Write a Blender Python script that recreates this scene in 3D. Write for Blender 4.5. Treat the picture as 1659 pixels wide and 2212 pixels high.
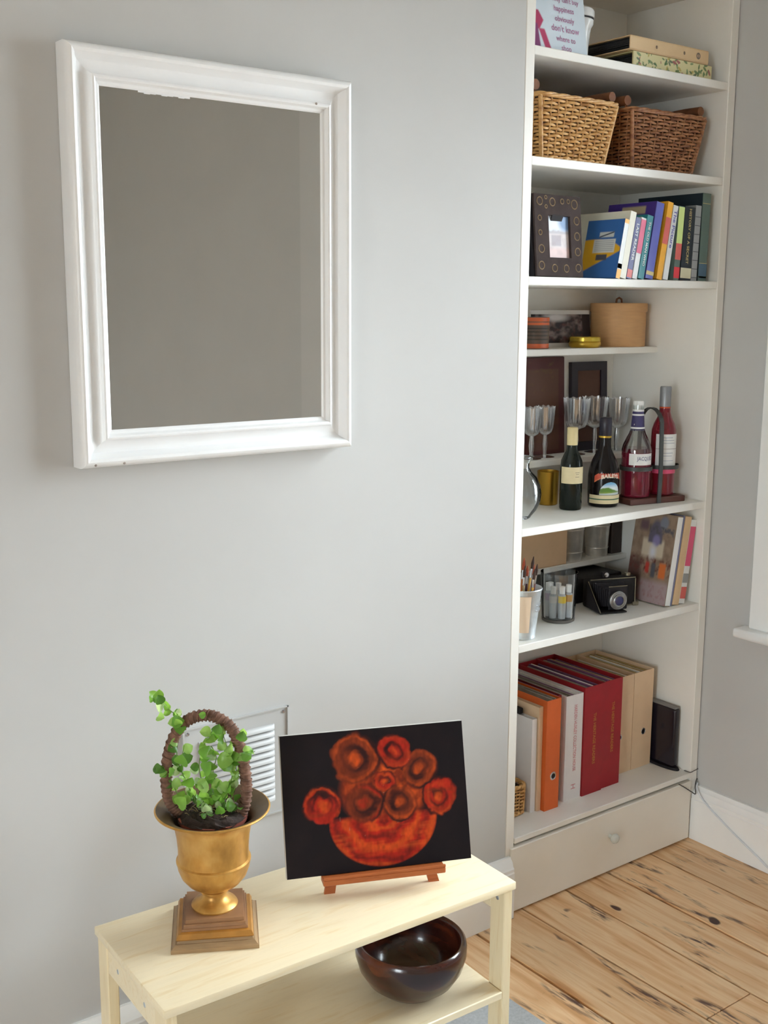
import bpy, bmesh, math, random
import numpy as np
from mathutils import Matrix, Vector, Euler
PI = math.pi
for o in list(bpy.data.objects):
    bpy.data.objects.remove(o, do_unlink=True)
scene = bpy.context.scene
col = scene.collection

# ------------------------------------------------------------------ camera
CAM = Vector((-1.9535, -2.0135, 1.5781))
F_PX, YAW, PITCH, ROLL = 2458.73, 0.6465, -0.1782, 0.0050
fw = Vector((math.sin(YAW)*math.cos(PITCH), math.cos(YAW)*math.cos(PITCH), math.sin(PITCH)))
rt = Vector((math.cos(YAW), -math.sin(YAW), 0)); up = rt.cross(fw)
r2 = rt*math.cos(ROLL) + up*math.sin(ROLL); u2 = -rt*math.sin(ROLL) + up*math.cos(ROLL)
cd = bpy.data.cameras.new('camera'); cam = bpy.data.objects.new('camera', cd); col.objects.link(cam)
cd.sensor_fit = 'VERTICAL'; cd.sensor_height = 24.0; cd.lens = F_PX*24.0/2212.0
cd.clip_start = 0.05; cd.clip_end = 60
cam.matrix_world = Matrix(((r2.x, u2.x, -fw.x, CAM.x), (r2.y, u2.y, -fw.y, CAM.y), (r2.z, u2.z, -fw.z, CAM.z), (0, 0, 0, 1)))
scene.camera = cam

# ------------------------------------------------------------------ world, daylight, exposure
SKY = 52.0   # zenith luminance of a standard overcast sky, L = Lz (1 + 2 sin h) / 3
w = bpy.data.worlds.new('overcast_sky'); scene.world = w; w.use_nodes = True
bg = w.node_tree.nodes['Background']; bg.inputs[0].default_value = (0.86, 0.945, 1.0, 1); bg.inputs[1].default_value = SKY
_n = w.node_tree.nodes; _l = w.node_tree.links
_tc = _n.new('ShaderNodeTexCoord'); _sx = _n.new('ShaderNodeSeparateXYZ'); _mx = _n.new('ShaderNodeMath'); _mx.operation = 'MAXIMUM'; _mx.inputs[1].default_value = 0.0
_ma = _n.new('ShaderNodeMath'); _ma.operation = 'MULTIPLY_ADD'; _ma.inputs[1].default_value = SKY*2/3; _ma.inputs[2].default_value = SKY/3
_l.new(_tc.outputs['Generated'], _sx.inputs[0]); _l.new(_sx.outputs['Z'], _mx.inputs[0]); _l.new(_mx.outputs[0], _ma.inputs[0]); _l.new(_ma.outputs[0], bg.inputs[1])
scene.view_settings.view_transform = 'Standard'; scene.view_settings.look = 'None'
scene.view_settings.gamma = 1; scene.view_settings.use_curve_mapping = False
scene.view_settings.exposure = 0.0
scene.cycles.use_denoising = True
scene.cycles.max_bounces = 12; scene.cycles.diffuse_bounces = 7; scene.cycles.transparent_max_bounces = 24
scene.cycles.sample_clamp_indirect = 8.0
# window opening in the wall beside the bookcase
WX, WY0, WY1, WZ0, WZ1 = 0.755, -1.38, -0.245, 0.70, 2.34
pl = bpy.data.lights.new('window_daylight', 'AREA'); pl.shape = 'RECTANGLE'; pl.size = WZ1-WZ0; pl.size_y = WY1-WY0
pl.cycles.is_portal = True
po = bpy.data.objects.new('window_daylight', pl); col.objects.link(po)
po.location = (WX+0.27, (WY0+WY1)/2, (WZ0+WZ1)/2); po.rotation_euler = (0, PI/2, 0)
pl2 = bpy.data.lights.new('side_window_daylight', 'AREA'); pl2.shape = 'RECTANGLE'; pl2.size = 2.10; pl2.size_y = 1.20
pl2.cycles.is_portal = True
po2 = bpy.data.objects.new('side_window_daylight', pl2); col.objects.link(po2)
po2.location = (-5.0-0.22, -2.7, 1.25); po2.rotation_euler = (0, -PI/2, 0)

# ------------------------------------------------------------------ material helpers
def lin(c):
    c = c/255.0
    return c/12.92 if c <= 0.04045 else ((c+0.055)/1.055)**2.4
def S(r, g, b): return (lin(r), lin(g), lin(b), 1)
def sub(c, k): return (c[0]*k, c[1]*k, c[2]*k, 1)
def new_mat(name):
    m = bpy.data.materials.new(name); m.use_nodes = True
    nt = m.node_tree; return m, nt, nt.nodes['Principled BSDF']
def noise_ramp(nt, scale, cols, detail=4, stretch=(1, 1, 1), rough=0.6, dist=0.0, pos=None, coord='Object'):
    tc = nt.nodes.new('ShaderNodeTexCoord'); mp = nt.nodes.new('ShaderNodeMapping'); mp.inputs['Scale'].default_value = stretch
    nz = nt.nodes.new('ShaderNodeTexNoise'); nz.inputs['Scale'].default_value = scale; nz.inputs['Detail'].default_value = detail
    nz.inputs['Roughness'].default_value = rough; nz.inputs['Distortion'].default_value = dist
    rp = nt.nodes.new('ShaderNodeValToRGB')
    nt.links.new(tc.outputs[coord], mp.inputs[0]); nt.links.new(mp.outputs[0], nz.inputs['Vector']); nt.links.new(nz.outputs['Fac'], rp.inputs[0])
    el = rp.color_ramp.elements
    pos = pos or [0.3+0.4*i/(max(1, len(cols)-1)) for i in range(len(cols))]
    while len(el) < len(cols): el.new(0.5)
    for e, c, p in zip(el, cols, pos): e.position = p; e.color = c
    return nz, rp
def add_bump(nt, b, src, strength, dist=0.002):
    bp = nt.nodes.new('ShaderNodeBump'); bp.inputs['Strength'].default_value = strength; bp.inputs['Distance'].default_value = dist
    nt.links.new(src, bp.inputs['Height']); nt.links.new(bp.outputs[0], b.inputs['Normal'])
def M_soft(name, c, rough=0.6, var=0.06, scale=30, metal=0.0, bump=0.0, stretch=(1, 1, 1), spec=0.5, coat=0.0, dist=0.001):
    m, nt, b = new_mat(name)
    nz, rp = noise_ramp(nt, scale, [sub(c, 1-var), sub(c, 1+var)], stretch=stretch)
    nt.links.new(rp.outputs[0], b.inputs['Base Color'])
    b.inputs['Roughness'].default_value = rough; b.inputs['Metallic'].default_value = metal
    b.inputs['Specular IOR Level'].default_value = spec; b.inputs['Coat Weight'].default_value = coat
    if bump: add_bump(nt, b, nz.outputs['Fac'], bump, dist)
    return m
def M_wood(name, c1, c2, axis='X', scale=6, stretch=14, rough=0.45, spec=0.4, bump=0.05):
    m, nt, b = new_mat(name)
    st = {'X': (1, stretch, stretch), 'Y': (stretch, 1, stretch), 'Z': (stretch, stretch, 1)}[axis]
    nz, rp = noise_ramp(nt, scale, [c1, c2, sub(c2, 0.97), c1], detail=6, stretch=st, dist=0.6, pos=[0.3, 0.45, 0.58, 0.75])
    nt.links.new(rp.outputs[0], b.inputs['Base Color']); b.inputs['Roughness'].default_value = rough
    b.inputs['Specular IOR Level'].default_value = spec
    add_bump(nt, b, nz.outputs['Fac'], bump, 0.0006)
    return m
def M_col(name, rough=0.5, spec=0.4, bump=0.0):
    m, nt, b = new_mat(name)
    at = nt.nodes.new('ShaderNodeAttribute'); at.attribute_name = 'Col'
    nt.links.new(at.outputs['Color'], b.inputs['Base Color']); b.inputs['Roughness'].default_value = rough
    b.inputs['Specular IOR Level'].default_value = spec
    if bump: add_bump(nt, b, at.outputs['Fac'], bump, 0.0006)
    return m
def M_thin(name, tint, gloss=0.12, rough=0.03, ior=1.45):
    m = bpy.data.materials.new(name); m.use_nodes = True; nt = m.node_tree; nt.nodes.clear()
    out = nt.nodes.new('ShaderNodeOutputMaterial'); tr = nt.nodes.new('ShaderNodeBsdfTransparent'); gl = nt.nodes.new('ShaderNodeBsdfGlossy')
    mx = nt.nodes.new('ShaderNodeMixShader'); fr = nt.nodes.new('ShaderNodeFresnel'); ad = nt.nodes.new('ShaderNodeMath')
    nz = nt.nodes.new('ShaderNodeTexNoise'); nz.inputs['Scale'].default_value = 14
    bp = nt.nodes.new('ShaderNodeBump'); bp.inputs['Strength'].default_value = 0.04; bp.inputs['Distance'].default_value = 0.001
    nt.links.new(nz.outputs['Fac'], bp.inputs['Height']); nt.links.new(bp.outputs[0], gl.inputs['Normal'])
    ad.operation = 'ADD'; ad.inputs[1].default_value = gloss; fr.inputs['IOR'].default_value = ior
    tr.inputs[0].default_value = tint; gl.inputs[0].default_value = (0.95, 0.97, 1, 1); gl.inputs['Roughness'].default_value = rough
    nt.links.new(fr.outputs[0], ad.inputs[0]); nt.links.new(ad.outputs[0], mx.inputs[0])
    nt.links.new(tr.outputs[0], mx.inputs[1]); nt.links.new(gl.outputs[0], mx.inputs[2]); nt.links.new(mx.outputs[0], out.inputs[0])
    return m

# ------------------------------------------------------------------ mesh helpers
class MB:
    def __init__(s): s.v = []; s.f = []
    def add(s, vs, fs, M=None):
        n = len(s.v)
        s.v += [tuple(M @ Vector(p)) for p in vs] if M is not None else [tuple(p) for p in vs]
        s.f += [tuple(i+n for i in f) for f in fs]; return s
    def box(s, x0, x1, y0, y1, z0, z1, bev=0.0, M=None, seg=1):
        if not bev:
            vs = [(x, y, z) for z in (z0, z1) for y in (y0, y1) for x in (x0, x1)]
            return s.add(vs, [(0, 2, 3, 1), (4, 5, 7, 6), (0, 1, 5, 4), (1, 3, 7, 5), (3, 2, 6, 7), (2, 0, 4, 6)], M)
        bm = bmesh.new(); bmesh.ops.create_cube(bm, size=1)
        for v in bm.verts: v.co = Vector(((x0+x1)/2+v.co.x*(x1-x0), (y0+y1)/2+v.co.y*(y1-y0), (z0+z1)/2+v.co.z*(z1-z0)))
        bmesh.ops.bevel(bm, geom=list(bm.edges), offset=bev, segments=seg, affect='EDGES', profile=0.5)
        bm.verts.index_update(); s.add([v.co.copy() for v in bm.verts], [[v.index for v in f.verts] for f in bm.faces], M); bm.free(); return s
    def lathe(s, prof, n=32, M=None, a0=0.0, a1=2*PI):
        full = abs(a1-a0-2*PI) < 1e-6; k = n if full else n+1
        vs = []; rings = []
        for r, z in prof:
            if r < 1e-6: rings.append([len(vs)]); vs.append((0, 0, z))
            else:
                rings.append(list(range(len(vs), len(vs)+k)))
                vs += [(r*math.cos(a0+(a1-a0)*i/n), r*math.sin(a0+(a1-a0)*i/n), z) for i in range(k)]
        fs = []
        for A, B in zip(rings, rings[1:]):
            for i in range(n):
                j = (i+1) % k
                if len(A) == 1 and len(B) == 1: continue
                if len(A) == 1: fs.append((A[0], B[j], B[i]))
                elif len(B) == 1: fs.append((A[i], A[j], B[0]))
                else: fs.append((A[i], A[j], B[j], B[i]))
        return s.add(vs, fs, M)
    def tube(s, pts, r, n=8, closed=False, caps=True, M=None):
        pts = [Vector(p) for p in pts]; N = len(pts); rr = r if isinstance(r, (list, tuple)) else [r]*N
        vs = []; ref = None
        for i, p in enumerate(pts):
            if closed: t = pts[(i+1) % N]-pts[i-1]
            else: t = pts[min(i+1, N-1)]-pts[max(i-1, 0)]
            t.normalize()
            if ref is None: ref = t.orthogonal().normalized()
            ref = (ref - t*ref.dot(t));
            if ref.length < 1e-6: ref = t.orthogonal()
            ref.normalize(); b = t.cross(ref)
            vs += [p+(ref*math.cos(2*PI*k/n)+b*math.sin(2*PI*k/n))*rr[i] for k in range(n)]
        fs = []
        for i in range(N if closed else N-1):
            a = i*n; c = ((i+1) % N)*n
            fs += [(a+k, a+(k+1) % n, c+(k+1) % n, c+k) for k in range(n)]
        if caps and not closed: fs += [tuple(range(n-1, -1, -1)), tuple(range((N-1)*n, N*n))]
        return s.add(vs, fs, M)
    def prism(s, poly, y0, y1, M=None):
        """polygon in x,z extruded along y"""
        n = len(poly); vs = [(x, y0, z) for x, z in poly]+[(x, y1, z) for x, z in poly]
        fs = [tuple(range(n)), tuple(range(2*n-1, n-1, -1))]+[(i+n, (i+1) % n+n, (i+1) % n, i) for i in range(n)]
        return s.add(vs, fs, M)
    def build(s, name, mat, parent=None, smooth=None, M=None):
        me = bpy.data.meshes.new(name); me.from_pydata(s.v, [], s.f); me.update()
        if mat is not None: me.materials.append(mat)
        if smooth is not None:
            me.polygons.foreach_set('use_smooth', [True]*len(me.polygons))
            me.set_sharp_from_angle(angle=math.radians(smooth))
        o = bpy.data.objects.new(name, me); col.objects.link(o)
        if parent is not None: o.parent = parent
        if M is not None: o.matrix_local = M
        return o
def box(name, x0, x1, y0, y1, z0, z1, mat, parent=None, bev=0.0, M=None):
    return MB().box(x0, x1, y0, y1, z0, z1, bev).build(name, mat, parent, M=M)
def tag(o, label, cat, group=None):
    o['label'] = label; o['category'] = cat
    if group: o['group'] = group
    return o
def struct(o): o['kind'] = 'structure'; return o
def thing(name, label, cat, loc=(0, 0, 0), rz=0.0, group=None):
    o = bpy.data.objects.new(name, None); col.objects.link(o); o.location = loc; o.rotation_euler = (0, 0, rz); o.empty_display_size = 0.05
    return tag(o, label, cat, group)
def TR(x=0, y=0, z=0, rx=0, ry=0, rz=0): return Matrix.Translation((x, y, z)) @ Euler((rx, ry, rz)).to_matrix().to_4x4()
def copy_tree(o, parent=None):
    c = o.copy(); col.objects.link(c); c.parent = parent
    for ch in o.children: copy_tree(ch, c)
    return c
def text_geo(body, size, bold=0.0, align='CENTER'):
    cu = bpy.data.curves.new('t', 'FONT'); cu.body = body; cu.size = size; cu.align_x = align; cu.align_y = 'CENTER'; cu.offset = bold; cu.resolution_u = 2
    ob = bpy.data.objects.new('t', cu); col.objects.link(ob)
    me = bpy.data.meshes.new_from_object(ob)
    vs = [tuple(v.co) for v in me.vertices]; fs = [tuple(p.vertices) for p in me.polygons]
    bpy.data.objects.remove(ob); bpy.data.curves.remove(cu); bpy.data.meshes.remove(me)
    return vs, fs
def text(name, body, size, mat, parent, M, bold=0.0, squeeze=1.0, align='CENTER'):
    """flat lettering in the local x (reading) / z (up) plane facing -y"""
    vs, fs = text_geo(body, size, bold, align)
    return MB().add([(x*squeeze, 0, y) for x, y, z in vs], fs).build(name, mat, parent, M=M)
def text_wrap(name, body, size, mat, parent, r, z, phi, bold=0.0, arc=0.0, squeeze=1.0):
    vs, fs = text_geo(body, size, bold)
    return MB().add([(r*math.cos(phi+x*squeeze/r), r*math.sin(phi+x*squeeze/r), z+y-arc*x*x) for x, y, q in vs], fs).build(name, mat, parent)
def wrap_label(name, r, z0, z1, a0, a1, mat, parent, n=16):
    return MB().lathe([(r, z0), (r, z1), (r-0.0004, z1), (r-0.0004, z0), (r, z0)], n, None, a0, a1).build(name, mat, parent, smooth=40)
def grid_print(name, wd, ht, nx, ny, fn, mat, parent=None, M=None, thick=0.0):
    """colour print on a fine grid in local x/z facing -y; fn(u, v) -> rgb arrays (linear)"""
    u, v = np.meshgrid(np.linspace(0, 1, nx), np.linspace(0, 1, ny)); c = fn(u, v)
    vs = [((a-0.5)*wd, 0, b*ht) for a, b in zip(u.ravel(), v.ravel())]
    fs = [(j*nx+i, j*nx+i+1, (j+1)*nx+i+1, (j+1)*nx+i) for j in range(ny-1) for i in range(nx-1)]
    o = MB().add(vs, fs).build(name, mat, parent, M=M)
    at = o.data.color_attributes.new('Col', 'FLOAT_COLOR', 'POINT')
    rgba = np.ones((nx*ny, 4), np.float32); rgba[:, :3] = np.clip(c.reshape(-1, 3), 0, 1); at.data.foreach_set('color', rgba.ravel())
    return o
RNG = np.random.RandomState(5)
def vnoise(u, v, sx, sy, seed=0, octaves=3):
    out = np.zeros_like(u); amp = 0.5
    for k in range(octaves):
        rs = np.random.RandomState(seed+k*17); gx, gy = int(sx*2**k)+2, int(sy*2**k)+2; g = rs.rand(gy+1, gx+1)
        x = np.clip(u, 0, 1)*(gx-1); y = np.clip(v, 0, 1)*(gy-1); xi = x.astype(int); yi = y.astype(int); fx = x-xi; fy = y-yi
        fx = fx*fx*(3-2*fx); fy = fy*fy*(3-2*fy)
        out += amp*((g[yi, xi]*(1-fx)+g[yi, xi+1]*fx)*(1-fy)+(g[yi+1, xi]*(1-fx)+g[yi+1, xi+1]*fx)*fy); amp *= 0.5
    return out/(1-0.5**octaves)
def C3(r, g, b): return np.array([lin(r), lin(g), lin(b)])
def lay(base, mask, colr):
    mask = np.clip(mask, 0, 1)[..., None]; return base*(1-mask)+np.asarray(colr)*mask
def edge(d, w): return np.clip(0.5-d/w, 0, 1)
rnd = random.Random(11)

# ------------------------------------------------------------------ materials
m_wall = M_soft('grey_wall_paint', (0.525, 0.520, 0.508, 1), 0.75, 0.02, 3, bump=0.06, spec=0.25)
m_ceil = M_soft('white_ceiling_paint', (0.82, 0.82, 0.80, 1), 0.8, 0.02, 3, spec=0.2)
m_white = M_soft('white_gloss_paint', (0.86, 0.86, 0.85, 1), 0.35, 0.02, 8, spec=0.5)
m_frame = M_soft('white_satin_paint', (0.87, 0.875, 0.88, 1), 0.3, 0.015, 12, spec=0.5)
m_shelf = M_soft('cream_shelf_paint', (0.835, 0.815, 0.765, 1), 0.45, 0.02, 9, spec=0.4)
m_drawer = M_soft('cream_drawer_paint', (0.82, 0.78, 0.71, 1), 0.5, 0.02, 9, spec=0.4)
m_black = M_soft('black_plastic', (0.014, 0.012, 0.015, 1), 0.5, 0.1, 40, spec=0.25)
m_dark = M_soft('dark_gap', (0.02, 0.016, 0.012, 1), 0.9, 0.2, 30)
m_birch = M_wood('pale_birch', S(232, 210, 166), S(242, 226, 192), 'X', 5, 10, 0.38, 0.45)
m_birchz = M_wood('pale_birch_leg', S(226, 202, 156), S(238, 220, 182), 'Z', 5, 10, 0.42, 0.4)
m_paper = M_soft('paper', S(238, 234, 226), 0.8, 0.05, 60)
m_print = M_col('printed_paper', 0.45)
m_glass = M_thin('clear_glass', (0.93, 0.95, 0.95, 1), 0.10)
m_steel = M_soft('galvanised_steel', (0.62, 0.66, 0.68, 1), 0.42, 0.10, 60, metal=0.75)
m_tin = M_soft('brushed_tin', (0.74, 0.71, 0.66, 1), 0.28, 0.12, 30, metal=0.65)
m_chrome = M_soft('chrome', (0.6, 0.6, 0.62, 1), 0.2, 0.04, 30, metal=1.0)
m_brown = M_soft('dark_brown_wood', S(78, 40, 34), 0.4, 0.25, 12, stretch=(1, 8, 8))

# ------------------------------------------------------------------ room shell
XR, XL, YF, ZC = 0.755, -5.0, -4.7, 2.78
wb = struct(MB().box(XL, -0.033, 0.0, 0.40, 0, ZC).build('wall_back', m_wall))
wa = struct(MB().box(-0.033, XR+0.25, 0.385, 0.50, 0, ZC).build('wall_alcove', m_wall))
wr = MB()
wr.box(XR, XR+0.25, -2.222, WY0, 0, ZC).box(XR, XR+0.25, WY1, 0.385, 0, ZC)
wr.box(XR, XR+0.25, WY0, WY1, 0, WZ0).box(XR, XR+0.25, WY0, WY1, WZ1, ZC)
struct(wr.build('wall_right', m_wall))
struct(box('wall_recess', XR+0.045, XR+0.25, YF, -2.222, 0, ZC, M_soft('dimmed_grey_wall_paint', (0.475, 0.470, 0.455, 1), 0.75, 0.02, 3, bump=0.06, spec=0.25)))  # same wall paint toned down, standing in for dimmer light on this stretch
LY0, LY1, LZ0, LZ1 = -3.3, -2.1, 0.20, 2.30
wl = MB().box(XL-0.2, XL, YF, LY0, 0, ZC).box(XL-0.2, XL, LY1, 0.4, 0, ZC).box(XL-0.2, XL, LY0, LY1, 0, LZ0).box(XL-0.2, XL, LY0, LY1, LZ1, ZC)
struct(wl.build('wall_left', m_ceil)); struct(box('wall_front', XL-0.1, XR+0.25, YF-0.1, YF, 0, ZC, m_ceil))
struct(box('ceiling', XL-0.1, XR+0.25, YF-0.1, 0.5, ZC, ZC+0.1, m_ceil))
fl = struct(box('floor', XL-0.1, XR+0.25, YF-0.1, 0.5, -0.08, -0.022, m_dark))
# floorboards: old sanded pine, each board its own piece
def M_pine(name, k, seed):
    m, nt, b = new_mat(name)
    tc = nt.nodes.new('ShaderNodeTexCoord'); mp = nt.nodes.new('ShaderNodeMapping'); mp.inputs['Location'].default_value = (seed*3.7, seed*1.3, 0)
    nt.links.new(tc.outputs['Object'], mp.inputs[0])
    def nz(scale, st, det, dist=0.0):
        q = nt.nodes.new('ShaderNodeMapping'); q.inputs['Scale'].default_value = st; n = nt.nodes.new('ShaderNodeTexNoise')
        n.inputs['Scale'].default_value = scale; n.inputs['Detail'].default_value = det; n.inputs['Distortion'].default_value = dist
        nt.links.new(mp.outputs[0], q.inputs[0]); nt.links.new(q.outputs[0], n.inputs['Vector']); return n.outputs['Fac']
    def ramp(src, cols, pos):
        r = nt.nodes.new('ShaderNodeValToRGB'); el = r.color_ramp.elements
        while len(el) < len(cols): el.new(0.5)
        for e, c, p in zip(el, cols, pos): e.position = p; e.color = c
        nt.links.new(src, r.inputs[0]); return r.outputs[0]
    def mix(fac, a, c):
        x = nt.nodes.new('ShaderNodeMix'); x.data_type = 'RGBA'
        nt.links.new(fac, x.inputs[0]); nt.links.new(a, x.inputs[6])
        if isinstance(c, tuple): x.inputs[7].default_value = c
        else: nt.links.new(c, x.inputs[7])
        return x.outputs[2]
    A, B, D = S(222, 176, 128), S(236, 202, 160), S(194, 140, 90)
    g = nz(4, (9, 0.7, 1), 6, 0.8)
    basec = ramp(g, [sub(D, k), sub(A, k), sub(B, k), sub(A, k)], [0.28, 0.42, 0.58, 0.75])
    W0, W1 = (0, 0, 0, 1), (1, 1, 1, 1)
    st = ramp(nz(5.5, (2.6, 0.55, 1), 5, 1.2), [W0, W0, W1], [0, 0.56, 0.66])
    fine = ramp(nz(30, (4, 0.6, 1), 3, 0.5), [W0, W1], [0.42, 0.6])
    ml = nt.nodes.new('ShaderNodeMath'); ml.operation = 'MULTIPLY'; nt.links.new(st, ml.inputs[0]); nt.links.new(fine, ml.inputs[1])
    c = mix(ml.outputs[0], basec, S(98, 70, 58))
    kn = ramp(nz(16, (1.2, 0.55, 1), 1), [W0, W0, W1], [0, 0.70, 0.735])
    c = mix(kn, c, S(74, 44, 36))
    nt.links.new(c, b.inputs['Base Color']); b.inputs['Roughness'].default_value = 0.42; b.inputs['Specular IOR Level'].default_value = 0.45
    add_bump(nt, b, g, 0.08, 0.001); return m
pines = [M_pine('sanded_pine_board_%d' % i, k, i+1) for i, k in enumerate((1.0, 0.94, 1.04, 0.98))]
seams = [0.735, 0.552, 0.367, 0.199, 0.033, -0.147]
while seams[-1] > XL: seams.append(seams[-1]-rnd.choice((0.17, 0.175, 0.18)))
seams = [XR+0.02]+seams
for i, (b_, a_) in enumerate(zip(seams, seams[1:])):
    cuts = [YF-0.05, 0.38]
    if abs(a_-0.033) < 1e-6: cuts = [YF-0.05, -2.9, -0.598, 0.38]
    elif i % 3: cuts = [YF-0.05, -1.3-1.9*((i*0.37) % 1), 0.38]
    for y0, y1 in zip(cuts, cuts[1:]):
        box('plank', a_+0.0032, b_-0.0032, y0+0.0014, y1-0.0014, -0.022, 0.0+0.0008*((i*7) % 3-1), pines[i % 4], fl, 0.0012)
# baseboards
def board_profile(h, t):
    return [(0, 0), (-t, 0), (-t, h*0.76), (-t*0.92, h*0.78), (-t*0.92, h*0.83), (-t*0.75, h*0.86), (-t*0.62, h*0.93), (-t*0.36, h*0.97), (-t*0.3, h), (0, h)]
pr = board_profile(0.166, 0.028)
struct(MB().prism([(XR+x, z) for x, z in pr], -2.222, -0.003).build('baseboard_right', m_white, smooth=30))
struct(MB().prism([(XR+0.045+x, z) for x, z in pr], YF, -2.222).build('baseboard_recess', m_white, smooth=30))
struct(MB().prism([(-x, z) for x, z in board_profile(0.166, 0.024)], XL, -0.019, M=Matrix(((0, 1, 0, 0), (-1, 0, 0, 0), (0, 0, 1, 0), (0, 0, 0, 1)))).build('baseboard_back', m_white, smooth=30))
# window: sash frame, panes, sill, architrave
win = struct(box('window_1', WX+0.10, WX+0.15, WY0, WY0+0.05, WZ0, WZ1, m_white))
box('window_frame', WX+0.10, WX+0.15, WY1-0.05, WY1, WZ0, WZ1, m_white, win)
box('window_frame', WX+0.10, WX+0.15, WY0+0.05, WY1-0.05, WZ0, WZ0+0.06, m_white, win)
box('window_frame', WX+0.10, WX+0.15, WY0+0.05, WY1-0.05, WZ1-0.05, WZ1, m_white, win)
box('meeting_rail', WX+0.10, WX+0.15, WY0+0.05, WY1-0.05, 1.52, 1.56, m_white, win)
ym = (WY0+WY1)/2
box('mullion', WX+0.10, WX+0.15, ym-0.02, ym+0.02, WZ0+0.06, WZ1-0.05, m_white, win)
for y0, y1 in ((WY0+0.05, ym-0.02), (ym+0.02, WY1-0.05)):
    for z0, z1 in ((WZ0+0.06, 1.52), (1.56, WZ1-0.05)):
        box('pane', WX+0.123, WX+0.127, y0, y1, z0, z1, M_thin('window_glass', (0.97, 0.98, 0.98, 1), 0.02), win)
MB().box(WX-0.052, WX+0.10, WY0-0.12, -0.126, 0.664, 0.692, 0.009, seg=3).build('window_sill', m_white, win, smooth=40)
for (y0, y1, z0, z1) in ((-0.245, -0.158, 0.692, WZ1+0.09), (WY0-0.087, WY0, 0.692, WZ1+0.09), (WY0, WY1, WZ1, WZ1+0.09)):
    MB().box(WX-0.022, WX, y0, y1, z0, z1, 0.004).build('architrave', m_white, win)
win2 = struct(box('window_2', XL-0.14, XL-0.09, LY0, LY0+0.05, LZ0, LZ1, m_white))
for y0, y1, z0, z1 in ((LY1-0.05, LY1, LZ0, LZ1), (LY0+0.05, LY1-0.05, LZ0, LZ0+0.05), (LY0+0.05, LY1-0.05, LZ1-0.05, LZ1), ((LY0+LY1)/2-0.02, (LY0+LY1)/2+0.02, LZ0+0.05, LZ1-0.05)):
    box('window_frame', XL-0.14, XL-0.09, y0, y1, z0, z1, m_white, win2)
for y0, y1 in ((LY0+0.05, (LY0+LY1)/2-0.02), ((LY0+LY1)/2+0.02, LY1-0.05)):
    box('pane', XL-0.117, XL-0.113, y0, y1, LZ0+0.05, LZ1-0.05, bpy.data.materials['window_glass'], win2)
m_yard = M_soft('grey_paving', (0.22, 0.21, 0.20, 1), 0.9, 0.15, 2)
struct(box('ground', 1.02, 26, -24, 20, -0.75, -0.65, m_yard)); struct(box('ground', -28, -5.23, -26, 18, -0.75, -0.65, m_yard))
# grey rug under the bench
m_rug = M_soft('grey_rug_weave', S(176, 180, 184), 0.95, 0.12, 160, bump=0.4)
rug = MB().box(-1.9, -0.277, -1.5, -0.252, 0.001, 0.009, 0.003).build('rug', m_rug)
tag(rug, 'flat pale grey rug lying under the low birch bench', 'rug')

# ------------------------------------------------------------------ built-in bookcase
SX0, SX1, SD = -0.003, 0.7197, 0.372
Z1, Z2, Z3, Z4, Z5, Z6, Z7 = 2.177, 1.930, 1.652, 1.468, 1.0346, 0.733, 0.211
Z5B, Z6B, ZTOP = 1.156, 0.833, 2.416
TH = 0.0205
bc = thing('bookcase', 'tall cream painted built-in bookcase with drawer filling the alcove', 'bookcase', (0.36, 0.19, 0))
def bpart(name, x0, x1, y0, y1, z0, z1, mat=m_shelf, bev=0.0015):
    return box(name, x0-0.36, x1-0.36, y0-0.19, y1-0.19, z0, z1, mat, bc, bev)
bpart('side_panel', -0.0322, SX0, -0.001, SD+0.01, 0.0, ZTOP+0.10)
bpart('side_panel', SX1, 0.7505, -0.001, SD+0.01, 0.0, ZTOP+0.10)
bpart('back_panel', SX0, SX1, SD-0.006, SD+0.01, 0.0, ZTOP+0.10)
for z, y0 in ((ZTOP+TH, 0), (Z1, 0), (Z2, 0), (Z3, 0), (Z5, 0), (Z6, 0)):
    bpart('shelf', SX0, SX1, y0+0.001, SD-0.006, z-TH, z)
bpart('shelf', SX0, SX1, -0.004, SD-0.006, Z7-0.016, Z7)
for z, y0, t in ((Z4, 0.199, 0.018), (Z5B, 0.247, 0.018), (Z6B, 0.281, 0.016)):
    bpart('half_depth_shelf', SX0, SX1, y0, SD-0.006, z-t, z)
df = bpart('drawer', -0.0188, SX1-0.003, -0.0085, 0.012, 0.006, 0.1868, m_drawer, 0.002)
bpart('drawer_box', 0.0, SX1-0.02, 0.016, 0.30, 0.01, 0.17, m_dark, 0)
kb = MB().lathe([(0, -0.0), (0.006, 0.0), (0.005, 0.008), (0.0125, 0.014), (0.0145, 0.020), (0.012, 0.026), (0.006, 0.0285), (0, 0.029)], 20,
               M=TR(0.362-0.36, -0.0085-0.19, 0.114, PI/2)).build('knob', M_soft('ceramic_knob', (0.62, 0.64, 0.60, 1), 0.25, 0.05, 30), df, 50)

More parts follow.
